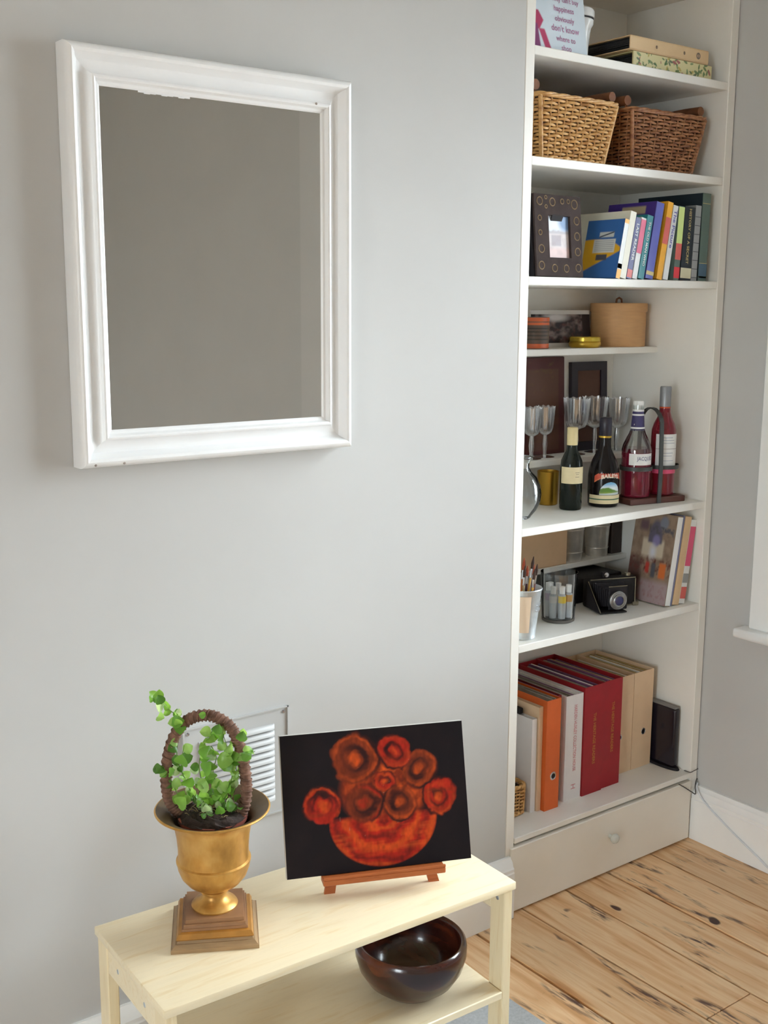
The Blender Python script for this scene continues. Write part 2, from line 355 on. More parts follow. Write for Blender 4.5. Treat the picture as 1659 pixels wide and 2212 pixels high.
# ------------------------------------------------------------------ wall mirror
mx0, mx1, mz0, mz1 = -1.1545, -0.5500, 1.2835, 2.0275
mir = thing('wall_mirror', 'rectangular wall mirror in a wide white moulded frame', 'mirror', ((mx0+mx1)/2, 0, (mz0+mz1)/2))
prof = [(0, 0.001), (0, 0.032), (0.002, 0.039), (0.006, 0.0435), (0.011, 0.0450), (0.016, 0.0430), (0.0195, 0.0370), (0.022, 0.0305), (0.026, 0.0255), (0.032, 0.0235), (0.039, 0.0245), (0.045, 0.0275),
        (0.0490, 0.0320), (0.0505, 0.0355), (0.0535, 0.0365), (0.0565, 0.0350), (0.0585, 0.0305), (0.0600, 0.0275), (0.0645, 0.0265), (0.067, 0.0240), (0.0675, 0.018), (0.060, 0.001)]
hw, hh = (mx1-mx0)/2, (mz1-mz0)/2
cn = [(-1, -1), (1, -1), (1, 1), (-1, 1)]
for k in range(4):
    (ax, az), (bx_, bz) = cn[k], cn[(k+1) % 4]; b = MB(); vs = []
    for (sx, sz) in ((ax, az), (bx_, bz)):
        vs += [(sx*(hw-u), -d, sz*(hh-u)) for u, d in prof]
    n = len(prof); b.add(vs, [(i, i+n, (i+1) % n+n, (i+1) % n) for i in range(n)]+[tuple(range(n)), tuple(range(2*n-1, n-1, -1))])
    b.build('frame', m_frame, mir, 32)
mg, nt_, bs_ = new_mat('silvered_glass'); bs_.inputs['Metallic'].default_value = 1; bs_.inputs['Roughness'].default_value = 0.02
nz_, rp_ = noise_ramp(nt_, 2, [(0.80, 0.81, 0.79, 1), (0.82, 0.83, 0.81, 1)]); nt_.links.new(rp_.outputs[0], bs_.inputs['Base Color'])
box('mirror_glass', -hw+0.062, hw-0.062, -0.0225, -0.019, -hh+0.062, hh-0.062, mg, mir)
m_hole = M_soft('nail_hole', S(150, 138, 130), 0.9, 0.1)
for x, z, u in ((0.217, hh-0.052, 0), (-0.277, -hh+0.006, 1), (-0.221, -hh+0.006, 1)):
    MB().lathe([(0, 0.0012), (0.0022, 0.0008), (0.0026, 0)], 10, M=TR(x, -0.0365 if not u else -0.0435, z, PI/2)).build('nail_hole', m_hole, mir)
b = MB()
for i in range(9):
    x = -0.16+i*0.0115; b.box(x, x+0.012, -0.0235, -0.020, hh-0.0690-0.0008*(1+(i*5) % 3), hh-0.066)
b.build('paint_flake', m_frame, mir)

# ------------------------------------------------------------------ louvred air vent in the chimney breast
m_vent = M_soft('painted_vent_metal', (0.50, 0.50, 0.495, 1), 0.45, 0.02, 8)
vt = thing('air_vent', 'grey painted metal air vent with horizontal louvres on the wall', 'vent', (-0.823, 0, 0.485))
VW, VH = 0.127, 0.240
b = MB().box(-VW, VW, -0.0035, -0.0002, 0, VH)
for (x0, x1, z0, z1) in ((-VW, VW, VH-0.003, VH), (-VW, VW, 0, 0.003), (-VW, -VW+0.003, 0, VH), (VW-0.003, VW, 0, VH)): b.box(x0, x1, -0.0065, -0.0035, z0, z1)
b.build('plate', m_vent, vt)
for i in range(12):
    z = 0.033+i*0.0148; b = MB(); L, n = 0.091, 6; vs = []
    for x in (-L, -L+0.006, L-0.006, L):
        e = 0.35 if abs(x) == L else 1.0
        for k in range(n+1):
            a = PI/2*k/n; vs.append((x, -0.0035-0.0085*e*math.sin(a), z+0.0105-(1-math.cos(a))*0.0105*1.0 if k < n else z))
    fs = [(j*(n+1)+k, (j+1)*(n+1)+k, (j+1)*(n+1)+k+1, j*(n+1)+k+1) for j in range(3) for k in range(n)]
    b.add(vs, fs).build('louvre', m_vent, vt, 60)
    MB().box(-L+0.004, L-0.004, -0.0046, -0.0034, z-0.0008, z+0.0016).build('slot', M_soft('vent_slot', S(120, 120, 120), 0.9) if i == 0 else bpy.data.materials['vent_slot'], vt)
for sx in (-1, 1):
    for z in (0.012, VH-0.012):
        MB().lathe([(0, 0.0022), (0.003, 0.0018), (0.004, 0)], 12, M=TR(sx*(VW-0.012), -0.0035, z, PI/2)).build('screw', m_chrome, vt)

# ------------------------------------------------------------------ birch bench
BA = -0.040
be = thing('bench', 'low pale birch bench with a lower shelf against the grey wall', 'bench', (-1.1930, -0.0985, 0), BA)
BW, BD, BH = 0.7775, 0.3220, 0.4185
MB().box(0, BW, -BD, 0, BH-0.017, BH, 0.0025, seg=2).build('bench_top', m_birch, be, 40)
for x0 in (0.004, BW-0.026):
    for y0 in (-BD+0.006, -0.051):
        box('leg', x0, x0+0.022, y0, y0+0.045, 0.0092 if y0 < -0.2 else 0.001, BH-0.0175, m_birchz, be, 0.002)
    box('end_rail', x0+0.002, x0+0.020, -BD+0.0515, -0.0515, BH-0.0735, BH-0.0175, m_birch, be, 0.0015)
    box('lower_rail', x0+0.002, x0+0.020, -BD+0.0515, -0.0515, 0.118, 0.160, m_birch, be, 0.0015)
    for y in (-BD+0.10, -0.10):
        MB().lathe([(0, 0.0008), (0.0045, 0.0005), (0.005, 0)], 12, M=TR(x0+(0.002 if x0 < 0.1 else 0.0), y, BH-0.045, 0, -PI/2)).build('bolt', m_steel, be)
MB().box(0.0265, BW-0.0265, -BD+0.004, -0.004, 0.1605, 0.1775, 0.002).build('lower_shelf', m_birch, be, 40)
MB().lathe([(0, 0.0008), (0.0045, 0.0005), (0.005, 0)], 12, M=TR(BW-0.0262, -BD+0.028, BH-0.040, 0, -PI/2)).build('bolt', m_steel, be)

# ------------------------------------------------------------------ wooden bowl on the lower shelf
mb_, nt_, bs_ = new_mat('polished_dark_wood_bowl')
nz_, rp_ = noise_ramp(nt_, 5, [S(30, 11, 12), S(46, 17, 15), S(92, 42, 24), S(56, 22, 18)], stretch=(1, 1, 3), dist=0.3, pos=[0.34, 0.46, 0.62, 0.76])
nt_.links.new(rp_.outputs[0], bs_.inputs['Base Color']); bs_.inputs['Roughness'].default_value = 0.22; bs_.inputs['Coat Weight'].default_value = 0.4; bs_.inputs['Coat Roughness'].default_value = 0.1
bo = tag(MB().lathe([(0, 0), (0.055, 0.0), (0.066, 0.004), (0.092, 0.026), (0.108, 0.052), (0.116, 0.080), (0.1165, 0.098), (0.1145, 0.108), (0.110, 0.1125), (0.1045, 0.111),
                     (0.102, 0.105), (0.101, 0.090), (0.094, 0.060), (0.078, 0.032), (0.055, 0.020), (0, 0.017)], 64).build('wooden_bowl', mb_, None, 60),
         'deep glossy dark brown wooden bowl on the lower shelf of the bench', 'bowl')
bo.location = (-0.598, -0.318, 0.178)

# ------------------------------------------------------------------ brass urn with potted plant
mu, nt_, bs_ = new_mat('antique_gilt')
nz_, rp_ = noise_ramp(nt_, 16, [S(158, 112, 50), S(200, 150, 74), S(222, 180, 108)], stretch=(1, 1, 0.6), pos=[0.3, 0.5, 0.72])
nt_.links.new(rp_.outputs[0], bs_.inputs['Base Color']); bs_.inputs['Metallic'].default_value = 0.5; bs_.inputs['Roughness'].default_value = 0.38; add_bump(nt_, bs_, nz_.outputs['Fac'], 0.12)
m_plinth = M_soft('gilt_worn_brown_wood', S(158, 128, 92), 0.4, 0.28, 9, stretch=(1, 1, 8))
m_plinthg = M_soft('gilt_moulding', S(176, 124, 56), 0.35, 0.3, 14, metal=0.35)
UZ = BH
ur = thing('urn', 'gilt footed urn on a stepped square wooden plinth standing on the bench', 'urn', (-1.0115, -0.2415, UZ), -0.50)
def frustum(b, s0, s1, z0, z1):
    vs = [(-s0, -s0, z0), (s0, -s0, z0), (s0, s0, z0), (-s0, s0, z0), (-s1, -s1, z1), (s1, -s1, z1), (s1, s1, z1), (-s1, s1, z1)]
    return b.add(vs, [(3, 2, 1, 0), (4, 5, 6, 7), (0, 1, 5, 4), (1, 2, 6, 5), (2, 3, 7, 6), (3, 0, 4, 7)])
b = MB(); frustum(b, 0.080, 0.080, 0, 0.0075); frustum(b, 0.078, 0.072, 0.0075, 0.0135); frustum(b, 0.070, 0.068, 0.0135, 0.0185); b.build('plinth', m_plinth, ur)
b = MB(); frustum(b, 0.0685, 0.0705, 0.0185, 0.0215); frustum(b, 0.0705, 0.0665, 0.0215, 0.030); frustum(b, 0.0655, 0.060, 0.030, 0.0315); b.build('gilt_step', m_plinthg, ur)
b = MB(); frustum(b, 0.0605, 0.060, 0.0315, 0.036); frustum(b, 0.0575, 0.056, 0.036, 0.040); frustum(b, 0.0565, 0.0565, 0.040, 0.043); frustum(b, 0.0535, 0.053, 0.043, 0.050); b.build('plinth_top', M_soft('dark_gilt_wood', S(148, 108, 74), 0.4, 0.28, 9), ur)
z0 = 0.050
MB().lathe([(0, z0), (0.0425, z0), (0.0435, z0+0.003), (0.0415, z0+0.006), (0.034, z0+0.010), (0.026, z0+0.015), (0.0215, z0+0.022), (0.0225, z0+0.027), (0.0265, z0+0.029), (0.0265, z0+0.032), (0.0235, z0+0.034),
            (0.034, z0+0.0385), (0.050, z0+0.049), (0.061, z0+0.063), (0.0665, z0+0.078), (0.068, z0+0.088), (0.0695, z0+0.0905), (0.0695, z0+0.094), (0.066, z0+0.0965), (0.0655, z0+0.115), (0.0675, z0+0.140),
            (0.071, z0+0.160), (0.077, z0+0.174), (0.088, z0+0.1845), (0.101, z0+0.190), (0.1065, z0+0.1925), (0.107, z0+0.1945), (0.1055, z0+0.196), (0.1040, z0+0.1962)], 64).build('urn_body', mu, ur, 50)
MB().lathe([(0.1042, z0+0.1961), (0.098, z0+0.194), (0.084, z0+0.187), (0.073, z0+0.176), (0.068, z0+0.160), (0.0615, z0+0.120), (0.040, z0+0.075), (0, z0+0.06)], 64).build('urn_lining', M_soft('tarnished_bronze', S(104, 84, 58), 0.4, 0.3, 12, metal=0.4), ur, 50)
# plant
PZ = UZ+z0+0.186
m_soil = M_soft('dark_soil', S(52, 38, 32), 0.95, 0.5, 90, bump=0.8, dist=0.004)
pt = thing('potted_plant', 'trailing small-leaved green plant with a twine-wrapped hoop growing in the urn', 'plant', (-1.0115, -0.2415, PZ), YAW*-1)
# local x is sideways, z up
MB().lathe([(0, -0.0985), (0.0450, -0.0985), (0.0600, -0.014), (0.0640, -0.014), (0.0640, -0.006), (0.0600, -0.006), (0.0430, -0.0945), (0, -0.0945)], 40).build('terracotta_pot', M_soft('terracotta', S(150, 78, 62), 0.8, 0.12, 30), pt, 40)
b = MB(); vs = [(0, 0, 0.004)]; fs = []; R_, K = 10, 28
for j in range(1, R_+1):
    for k in range(K):
        a = 2*PI*k/K; r = 0.0655*j/R_; vs.append((r*math.cos(a), r*math.sin(a), 0.001+0.008*rnd.random()-0.012*(j/R_)**5))
for k in range(K): fs.append((0, 1+k, 1+(k+1) % K))
for j in range(R_-1):
    for k in range(K): fs.append((1+j*K+k, 1+(j+1)*K+k, 1+(j+1)*K+(k+1) % K, 1+j*K+(k+1) % K))
b.add(vs, fs).build('soil', m_soil, pt)
PXM = 1165.0
def lp(px, py, y=0.0): return Vector(((px-457)/PXM, y, (1752-py)/PXM*1.035))
# twine hoop
m_twine = M_soft('brown_coconut_twine', S(118, 86, 70), 0.95, 0.45, 70, bump=0.7, dist=0.003)
hp = [lp(*p) for p in ((398, 1770), (386, 1757), (371, 1740), (362, 1716), (359, 1675), (366, 1625), (384, 1578), (412, 1550), (446, 1541), (478, 1549), (503, 1572), (519, 1610), (528, 1655), (531, 1700), (526, 1738), (516, 1757), (508, 1769))]
def smooth_path(pts, n):
    P = [pts[0]*2-pts[1]]+list(pts)+[pts[-1]*2-pts[-2]]; out = []
    for i in range(1, len(P)-2):
        for k in range(n):
            t = k/n; a, b_, c, d = P[i-1], P[i], P[i+1], P[i+2]
            out.append(0.5*((2*b_)+(c-a)*t+(2*a-5*b_+4*c-d)*t*t+(3*b_-a-3*c+d)*t**3))
    out.append(Vector(pts[-1])); return out
hs = smooth_path(hp, 10)
MB().tube(hs, [0.0098*(1+0.10*math.sin(i*1.9)+0.05*rnd.random()) for i in range(len(hs))], 10).build('hoop', m_twine, pt, 60)
b = MB(); tw = []
for i in range(len(hs)*5):
    t = i/5; k = min(int(t), len(hs)-2); p = hs[k].lerp(hs[k+1], t-k); tan = (hs[k+1]-hs[k]).normalized(); n1 = tan.cross(Vector((0, 1, 0))).normalized(); n2 = Vector((0, 1, 0))
    a = t*2.3; tw.append(p+(n1*math.cos(a)+n2*math.sin(a))*0.0104)
b.tube(tw, 0.0016, 5); b.build('twine', m_twine, pt, 60)
b = MB()
for i in range(170):
    p = hs[rnd.randrange(len(hs))]; d = Vector((rnd.uniform(-1, 1), rnd.uniform(-1, 1), rnd.uniform(-1, 1))).normalized()
    b.tube([p+d*0.009, p+d*0.0135+Vector((0, 0, rnd.uniform(-.002, .002)))], [0.0005, 0.0002], 3, caps=False)
fz = b.build('twine_fuzz', m_twine, pt); fz['kind'] = 'stuff'
# stems and leaves
m_stem = M_soft('green_stem', S(112, 138, 74), 0.6, 0.2, 40)
leafm = []
for i, c in enumerate((S(138, 182, 84), S(112, 162, 66), S(160, 200, 112), S(86, 130, 54), S(188, 212, 166))):
    m = M_soft('leaf_green_%d' % i, c, 0.38, 0.25, 90, spec=0.5); nt = m.node_tree; out = nt.nodes['Material Output']; tl = nt.nodes.new('ShaderNodeBsdfTranslucent'); mx = nt.nodes.new('ShaderNodeMixShader'); mx.inputs[0].default_value = 0.4
    tl.inputs[0].default_value = (min(1, c[0]*1.5), min(1, c[1]*1.4), c[2]*0.9, 1); nt.links.new(nt.nodes['Principled BSDF'].outputs[0], mx.inputs[1]); nt.links.new(tl.outputs[0], mx.inputs[2]); nt.links.new(mx.outputs[0], out.inputs[0]); leafm.append(m)
def leaf_mesh(m):
    b = MB(); n = 7; vs = []; 
    for j in range(n):
        t = j/(n-1); wd = 0.50*math.sin(PI*t**0.85)**0.7 if 0 < j < n-1 else 0.02
        for s in (-1, -0.5, 0, 0.5, 1): vs.append((s*wd, t, 0.13*abs(s)*wd*2-0.22*(t-0.4)**2+0.05*math.sin(5*t+s)))
    b.add(vs, [(j*5+k, j*5+k+1, (j+1)*5+k+1, (j+1)*5+k) for j in range(n-1) for k in range(4)])
    o = b.build('leaf', m, None, 80); me = o.data; bpy.data.objects.remove(o); return me
leafmesh = [leaf_mesh(m) for m in leafm]
def leaf(p, size, d=None, k=None):
    o = bpy.data.objects.new('leaf', leafmesh[k if k is not None else rnd.choice((0, 0, 1, 1, 2, 2, 3, 4))]); col.objects.link(o); o.parent = pt
    d = d or Vector((rnd.uniform(-1, 1), rnd.uniform(-0.9, 0.2), rnd.uniform(-0.5, 0.9))); d = d.normalized()
    nrm = Vector((rnd.uniform(-.6, .6), -1.0, rnd.uniform(0.0, 1.3))); nrm = (nrm-d*nrm.dot(d)).normalized(); x = d.cross(nrm).normalized()
    Mx = Matrix((x, d, nrm)).transposed().to_4x4(); Mx = Matrix.Translation(p) @ Mx @ Matrix.Scale(size, 4); o.matrix_local = Mx
stems = [([(428, 1748), (404, 1690), (384, 1630), (392, 1565), (385, 1540), (366, 1522), (350, 1504), (342, 1498)], -0.012),
         ([(448, 1748), (436, 1690), (431, 1645), (444, 1602), (462, 1574), (480, 1560)], 0.0),
         ([(474, 1748), (494, 1698), (503, 1655), (494, 1612), (482, 1572)], -0.01),
         ([(486, 1748), (510, 1690), (508, 1640), (522, 1600), (530, 1582)], 0.012),
         ([(400, 1750), (380, 1705), (364, 1665), (354, 1645)], -0.015),
         ([(440, 1748), (415, 1715), (398, 1690), (390, 1650), (398, 1610)], 0.01),
         ([(465, 1748), (470, 1700), (462, 1660), (470, 1625), (460, 1600)], -0.022),
         ([(500, 1640), (520, 1632), (540, 1622), (552, 1616)], -0.008),
         ([(430, 1748), (445, 1720), (480, 1700), (505, 1690)], -0.02)]
for pts, y in stems:
    P = smooth_path([lp(a, c, y*(i/len(pts))) for i, (a, c) in enumerate(pts)], 6)
    MB().tube(P, [0.0013-0.0007*i/len(P) for i in range(len(P))], 5).build('stem', m_stem, pt, 60)
    n = max(7, int(len(P)*0.5))
    for i in range(n):
        p = P[int((0.18+0.82*i/n)*(len(P)-1))]
        leaf(p, rnd.uniform(0.013, 0.023))
for px, py, s, k in ((330, 1502, 0.016, 1), (352, 1488, 0.012, 3), (357, 1505, 0.021, 3), (350, 1527, 0.019, 2), (394, 1522, 0.012, 4), (378, 1545, 0.026, 1), (398, 1545, 0.017, 0),
                     (452, 1526, 0.014, 1), (470, 1566, 0.022, 3), (521, 1583, 0.022, 3), (546, 1618, 0.022, 1), (536, 1606, 0.014, 2), (354, 1640, 0.020, 3), (371, 1652, 0.020, 1),
                     (388, 1725, 0.030, 0), (441, 1620, 0.028, 1), (400, 1632, 0.030, 1), (445, 1650, 0.030, 1), (472, 1622, 0.032, 0), (485, 1650, 0.026, 1), (508, 1652, 0.018, 2),
                     (400, 1680, 0.028, 1), (430, 1668, 0.022, 2), (470, 1690, 0.024, 2), (440, 1690, 0.024, 2), (415, 1712, 0.02, 0)):
    leaf(lp(px, py+6, rnd.uniform(-0.03, -0.008)), s*0.95, Vector((rnd.uniform(-.5, .5), rnd.uniform(-.3, .1), rnd.uniform(-.2, 1))), k)
for i in range(44):   # low leaves and dead bits over the soil
    a = rnd.uniform(0, 2*PI); r = rnd.uniform(0.005, 0.056)
    leaf(Vector((r*math.cos(a), r*math.sin(a), rnd.uniform(0.008, 0.028))), rnd.uniform(0.010, 0.020), None, rnd.choice((1, 3, 3, 4)))
b = MB()
for i in range(60):
    a = rnd.uniform(0, 2*PI); r = rnd.uniform(0, 0.05); p = Vector((r*math.cos(a), r*math.sin(a), 0.007)); d = Vector((rnd.uniform(-1, 1), rnd.uniform(-1, 1), rnd.uniform(0, 0.9)))*0.012
    b.tube([p, p+d*0.5+Vector((0, 0, .002)), p+d], 0.0007, 4)
dt = b.build('dry_twigs', M_soft('dry_straw', S(142, 122, 84), 0.9, 0.3, 60), pt); dt['kind'] = 'stuff'

# ------------------------------------------------------------------ painting on a table easel
PA, PLEAN, PW, PHT = -0.396, 0.285, 0.384, 0.281
pa = thing('painting', 'unframed canvas of red-orange flowers in a bowl on black, propped on easel', 'painting', (-0.670, -0.309, 0.462), PA)
LM = Matrix.Rotation(-PLEAN, 4, 'X')
MB().box(-PW/2, PW/2, 0.0006, 0.014, 0, PHT, 0.001).build('canvas', M_soft('canvas_edge', S(196, 192, 186), 0.8, 0.05), pa, M=LM)
def paint_fn(u, v):
    X = u*PW; Y = v*PHT; n1 = vnoise(u, v, 9, 7, 3, 4); n2 = vnoise(u, v, 26, 20, 8, 3); n3 = vnoise(u, v, 5, 30, 21, 3)
    c = np.zeros(u.shape+(3,))+C3(22, 17, 22); c = lay(c, (n1-0.45)*1.2, C3(34, 24, 26))
    red, org, brn, dk = C3(168, 34, 18), C3(200, 78, 24), C3(120, 46, 22), C3(44, 18, 20); n4 = vnoise(u, v, 70, 26, 91, 2)
    def ring(c, cu, cv, r, sw, fill, hi, seed):
        cx, cy = cu*PW, cv*PHT; dx = X-cx+(n1-0.5)*0.02; dy = Y-cy+(n2-0.5)*0.012; d = np.hypot(dx, dy); a = np.arctan2(dy, dx)
        R = r*PW; inside = edge(d-R, 0.004); c = lay(c, inside, fill)
        q = d/R; wob = n1*3+n2*2
        sp = np.sin(q*sw*0.9+0.55*np.sin(a+seed)+wob+seed); c = lay(c, inside*np.clip(sp*1.3-0.1, 0, 1)*(0.55+0.45*np.sin(a*1.0+seed*2)), dk)
        c = lay(c, inside*np.clip(n3*2.2-1.0, 0, 1)*0.8, brn)
        c = lay(c, inside*np.clip(-sp-0.45, 0, 1)*1.3*n2*(0.5+0.5*np.sin(a+seed+2)), hi)
        c = lay(c, edge(np.abs(d-R*0.9)-R*0.08, 0.005)*np.clip(n2*1.6-0.35, 0, 1)*(0.5+0.5*np.sin(a*1+seed)), hi)
        c = lay(c, edge(np.abs(d-R)-R*0.07, 0.004)*(0.55+0.5*np.sin(a*1.3+seed*1.7)), dk)
        c = lay(c, edge(np.abs(d-R*0.5)-R*0.07, 0.005)*np.clip(0.75+0.5*np.sin(a+seed*3), 0, 1)*0.85, dk)
        c = lay(c, edge(d-R*0.25, 0.006)*n2*1.3, hi); return c
    # mass between the blooms
    d = np.hypot((X-0.55*PW)/1.25, Y-0.56*PHT); c = lay(c, edge(d-0.074, 0.014)*(0.5+n1*0.8), C3(132, 44, 20)); c = lay(c, edge(d-0.066, 0.02)*np.clip(n2*2.2-0.75, 0, 1), org)
    # bowl
    bx, by = 0.53*PW, 0.345*PHT; dd = np.hypot((X-bx)/(0.29*PW), (Y-by)/(0.325*PHT)); ins = edge(dd-1, 0.04)*edge(-(Y-by)-0.0+(Y-by)*2-0.008, 0.01)
    c = lay(c, ins, red); st = np.sin(dd*16+n1*5+n3*3); c = lay(c, ins*np.clip(st, 0, 1)*0.75, org); c = lay(c, ins*np.clip(-st-0.3, 0, 1)*0.75, dk)
    c = lay(c, ins*np.clip(n3*2.4-1.35, 0, 1), C3(190, 76, 28)); c = lay(c, ins*edge(Y-0.05*PHT, 0.05)*0.45*n2*2, C3(112, 18, 16))
    for q in ((0.20, 0.49, 0.098, 9, red, org, 0.0), (0.43, 0.475, 0.098, 8, brn, red, 1.0), (0.62, 0.455, 0.088, 8, brn, org, 2.2), (0.85, 0.47, 0.096, 9, red, org, 3.0),
              (0.39, 0.80, 0.130, 11, brn, org, 0.6), (0.74, 0.68, 0.100, 9, brn, org, 1.7), (0.61, 0.825, 0.090, 8, red, C3(190, 62, 24), 2.6), (0.545, 0.62, 0.052, 7, red, org, 4.0)):
        c = ring(c, *q)
    lum = np.clip(c[..., :1]*6-0.15, 0, 1); c = c*(1+lum*(n4[..., None]-0.5)*0.7)
    c = lay(c, np.clip((vnoise(u, v, 60, 40, 77, 1)-0.965)*20, 0, 1)*edge(np.hypot(X-.53*PW, Y-.5*PHT)-0.10, 0.02)*0.6, C3(180, 150, 130))
    return c
grid_print('painted_face', PW-0.001, PHT-0.001, 210, 160, paint_fn, M_col('oil_paint', 0.5, 0.22, 0.25), pa, LM)
m_easel = M_wood('reddish_easel_wood', S(150, 78, 38), S(176, 98, 52), 'X', 6, 12, 0.42)
ea = thing('easel', 'small reddish wood table easel standing on the birch bench', 'easel', (-0.670, -0.309, BH), -0.405)
zb = 0.462-BH
MB().box(-0.122, 0.130, -0.022, 0.008, zb-0.0135, zb-0.0012, 0.0015).build('ledge', m_easel, ea)
MB().box(-0.122, 0.130, -0.022, -0.017, zb-0.0012, zb+0.0045, 0.001).build('ledge_lip', m_easel, ea)
def slat(p0, p1, wx, wy):
    p0, p1 = Vector(p0), Vector(p1); vs = []
    for p in (p0, p1): vs += [p+Vector((sx*wx/2, sy*wy/2, 0)) for sx, sy in ((-1, -1), (1, -1), (1, 1), (-1, 1))]
    return MB().add(vs, [(3, 2, 1, 0), (4, 5, 6, 7), (0, 1, 5, 4), (1, 2, 6, 5), (2, 3, 7, 6), (3, 0, 4, 7)])
slat((-0.105, 0.007, 0), (-0.040, 0.106, 0.270), 0.022, 0.007).build('leg', m_easel, ea)
slat((0.113, 0.007, 0), (0.045, 0.106, 0.270), 0.022, 0.007).build('leg', m_easel, ea)
slat((0.0, 0.150, 0), (0.0, 0.112, 0.262), 0.020, 0.010).build('rear_leg', m_easel, ea)
box('top_block', -0.055, 0.060, 0.095, 0.118, 0.258, 0.276, m_easel, ea, 0.002)

# ================================================================== things on the bookcase
FRONT = -PI/2
# ------------------------------------------------------------------ top shelf: sign, jar, albums
sg = thing('sign', 'pale blue printed sign with pink wording propped at the end of the top shelf', 'sign', (0.100, 0.020, Z1+0.0006))
SL = Matrix.Rotation(-0.15, 4, 'X')
MB().box(-0.093, 0.093, 0.0008, 0.0045, 0.001, 0.205, 0.001).build('panel', M_soft('sign_board', S(196, 206, 216), 0.6), sg, M=SL)
def sign_fn(u, v):
    c = np.zeros(u.shape+(3,))+C3(206, 218, 228); X = u*0.186; Z = v*0.204
    rdr, skin = C3(172, 58, 96), C3(226, 196, 186)
    c = lay(c, edge(np.abs(X-0.014)-0.008, 0.002)*edge(np.abs(Z-0.100)-0.022, 0.002), skin)              # arm
    c = lay(c, edge(np.abs(X-0.018)-(0.026-0.9*np.abs(Z-0.066)*0.75), 0.003)*edge(np.abs(Z-0.066)-0.022, 0.003), rdr)   # bodice
    c = lay(c, edge(np.abs(X-0.012)-0.012+0.12*(Z-0.05), 0.003)*edge(np.abs(Z-0.028)-0.028, 0.003), C3(128, 62, 110))
    c = lay(c, edge(np.abs(X-0.036+0.0*Z-(0.045-Z)*0.42)-0.010, 0.003)*edge(np.abs(Z-0.024)-0.022, 0.003), rdr)
    return c
grid_print('sign_print', 0.186, 0.204, 90, 100, sign_fn, m_print, sg, SL @ TR(0, 0, 0.001))
m_pink = M_soft('pink_lettering', S(168, 118, 152), 0.6)
for s, z, sz in (("Whoever said", 0.150, 0.019), ("money can't buy", 0.1235, 0.0165), ("happiness", 0.101, 0.0185), ("obviously", 0.0775, 0.0180), ("don't know", 0.0545, 0.0215), ("where to", 0.031, 0.0185), ("shop", 0.010, 0.0185)):
    text('lettering', s, sz, m_pink, sg, SL @ TR(0.022, -0.0006, z), 0.0003, 0.95)
slat((-0.02, 0.0205, 0.105), (-0.02, 0.062, 0.0), 0.035, 0.003).build('strut', m_paper, sg)
jar = thing('jar', 'white glazed lidded jar standing behind the pale blue sign', 'jar', (0.236, 0.105, Z1))
m_glz = M_soft('white_glaze', (0.82, 0.84, 0.84, 1), 0.15, 0.02)
MB().lathe([(0, 0), (0.030, 0), (0.032, 0.004), (0.034, 0.05), (0.038, 0.085), (0.044, 0.095), (0.045, 0.104), (0.043, 0.106), (0, 0.106)], 32).build('jar_body', m_glz, jar, 40)
MB().lathe([(0.0445, 0.106), (0.0447, 0.1085), (0.040, 0.1085)], 32).build('lid_band', m_black, jar, 40)
MB().lathe([(0.040, 0.1085), (0.046, 0.110), (0.0465, 0.124), (0.043, 0.130), (0, 0.134)], 32).build('lid', m_glz, jar, 40)
def album(name, x0, x1, y0, y1, z0, z1, cov, label, spine_fn=None):
    t = thing(name, label, 'album', ((x0+x1)/2, (y0+y1)/2, z0)); w_, d_, h_ = (x1-x0)/2, (y1-y0)/2, z1-z0
    MB().box(-w_, w_, -d_, d_, 0, 0.003, 0.001).box(-w_, w_, -d_, d_, h_-0.003, h_, 0.001).box(-w_, w_, -d_, -d_+0.003, 0.003, h_-0.003).build('cover', cov, t)
    b = MB(); n = 9
    for k in range(n):
        za = 0.0035+(h_-0.007)*k/n; e = rnd.uniform(0.002, 0.010); b.box(-w_+e, w_-e, -d_+0.004, d_-0.004-rnd.uniform(0, .006), za, za+(h_-0.007)/n*0.72)
    b.build('pages', M_soft('black_album_pages', (0.02, 0.02, 0.022, 1), 0.7, 0.3, 80), t)
    if spine_fn: grid_print('spine_print', 2*w_-0.002, h_-0.001, 240, 40, spine_fn, m_print, t, TR(0, -d_-0.0006, 0.0005))
    return t
def floral_fn(u, v):
    c = np.zeros(u.shape+(3,))+C3(214, 206, 158); rs = np.random.RandomState(4)
    for k in range(70):
        cu, cv, r = rs.rand(), rs.rand(), rs.uniform(0.012, 0.030); colr = [C3(74, 112, 66), C3(98, 130, 86), C3(150, 62, 78), C3(180, 160, 84), C3(60, 92, 74)][rs.choice(5, p=[.34, .28, .12, .16, .10])]
        a = rs.rand()*3; dx = (u-cu)*1.0; dy = (v-cv)*0.13; p = dx*math.cos(a)+dy*math.sin(a); q = -dx*math.sin(a)+dy*math.cos(a)
        c = lay(c, edge(np.hypot(p, q*2.4)-r, 0.004)*0.85, colr)
    return c
album('photo_album', 0.362, 0.676, 0.024, 0.335, Z1, Z1+0.039, M_soft('floral_cover', S(200, 190, 140), 0.6), 'photo album with a floral printed spine beneath the plain beige album', floral_fn)
ab = album('photo_album', 0.345, 0.655, 0.020, 0.345, Z1+0.0395, Z1+0.074, M_soft('beige_cover', S(214, 184, 142), 0.55, 0.03), 'plain beige album lying on top of the floral album')
m_mark = M_soft('grey_print', S(120, 106, 96), 0.7)
for x, s in ((-0.055, 0.004), (0.055, 0.004), (0.112, 0.0085)):
    MB().lathe([(s*0.55, 0), (s, 0)], 16, M=TR(x, -0.1632, 0.017, PI/2)).box(x-s*0.12, x+s*0.12, -0.1634, -0.1628, 0.017-s*0.9, 0.017+s*0.9).build('spine_mark', m_mark, ab)

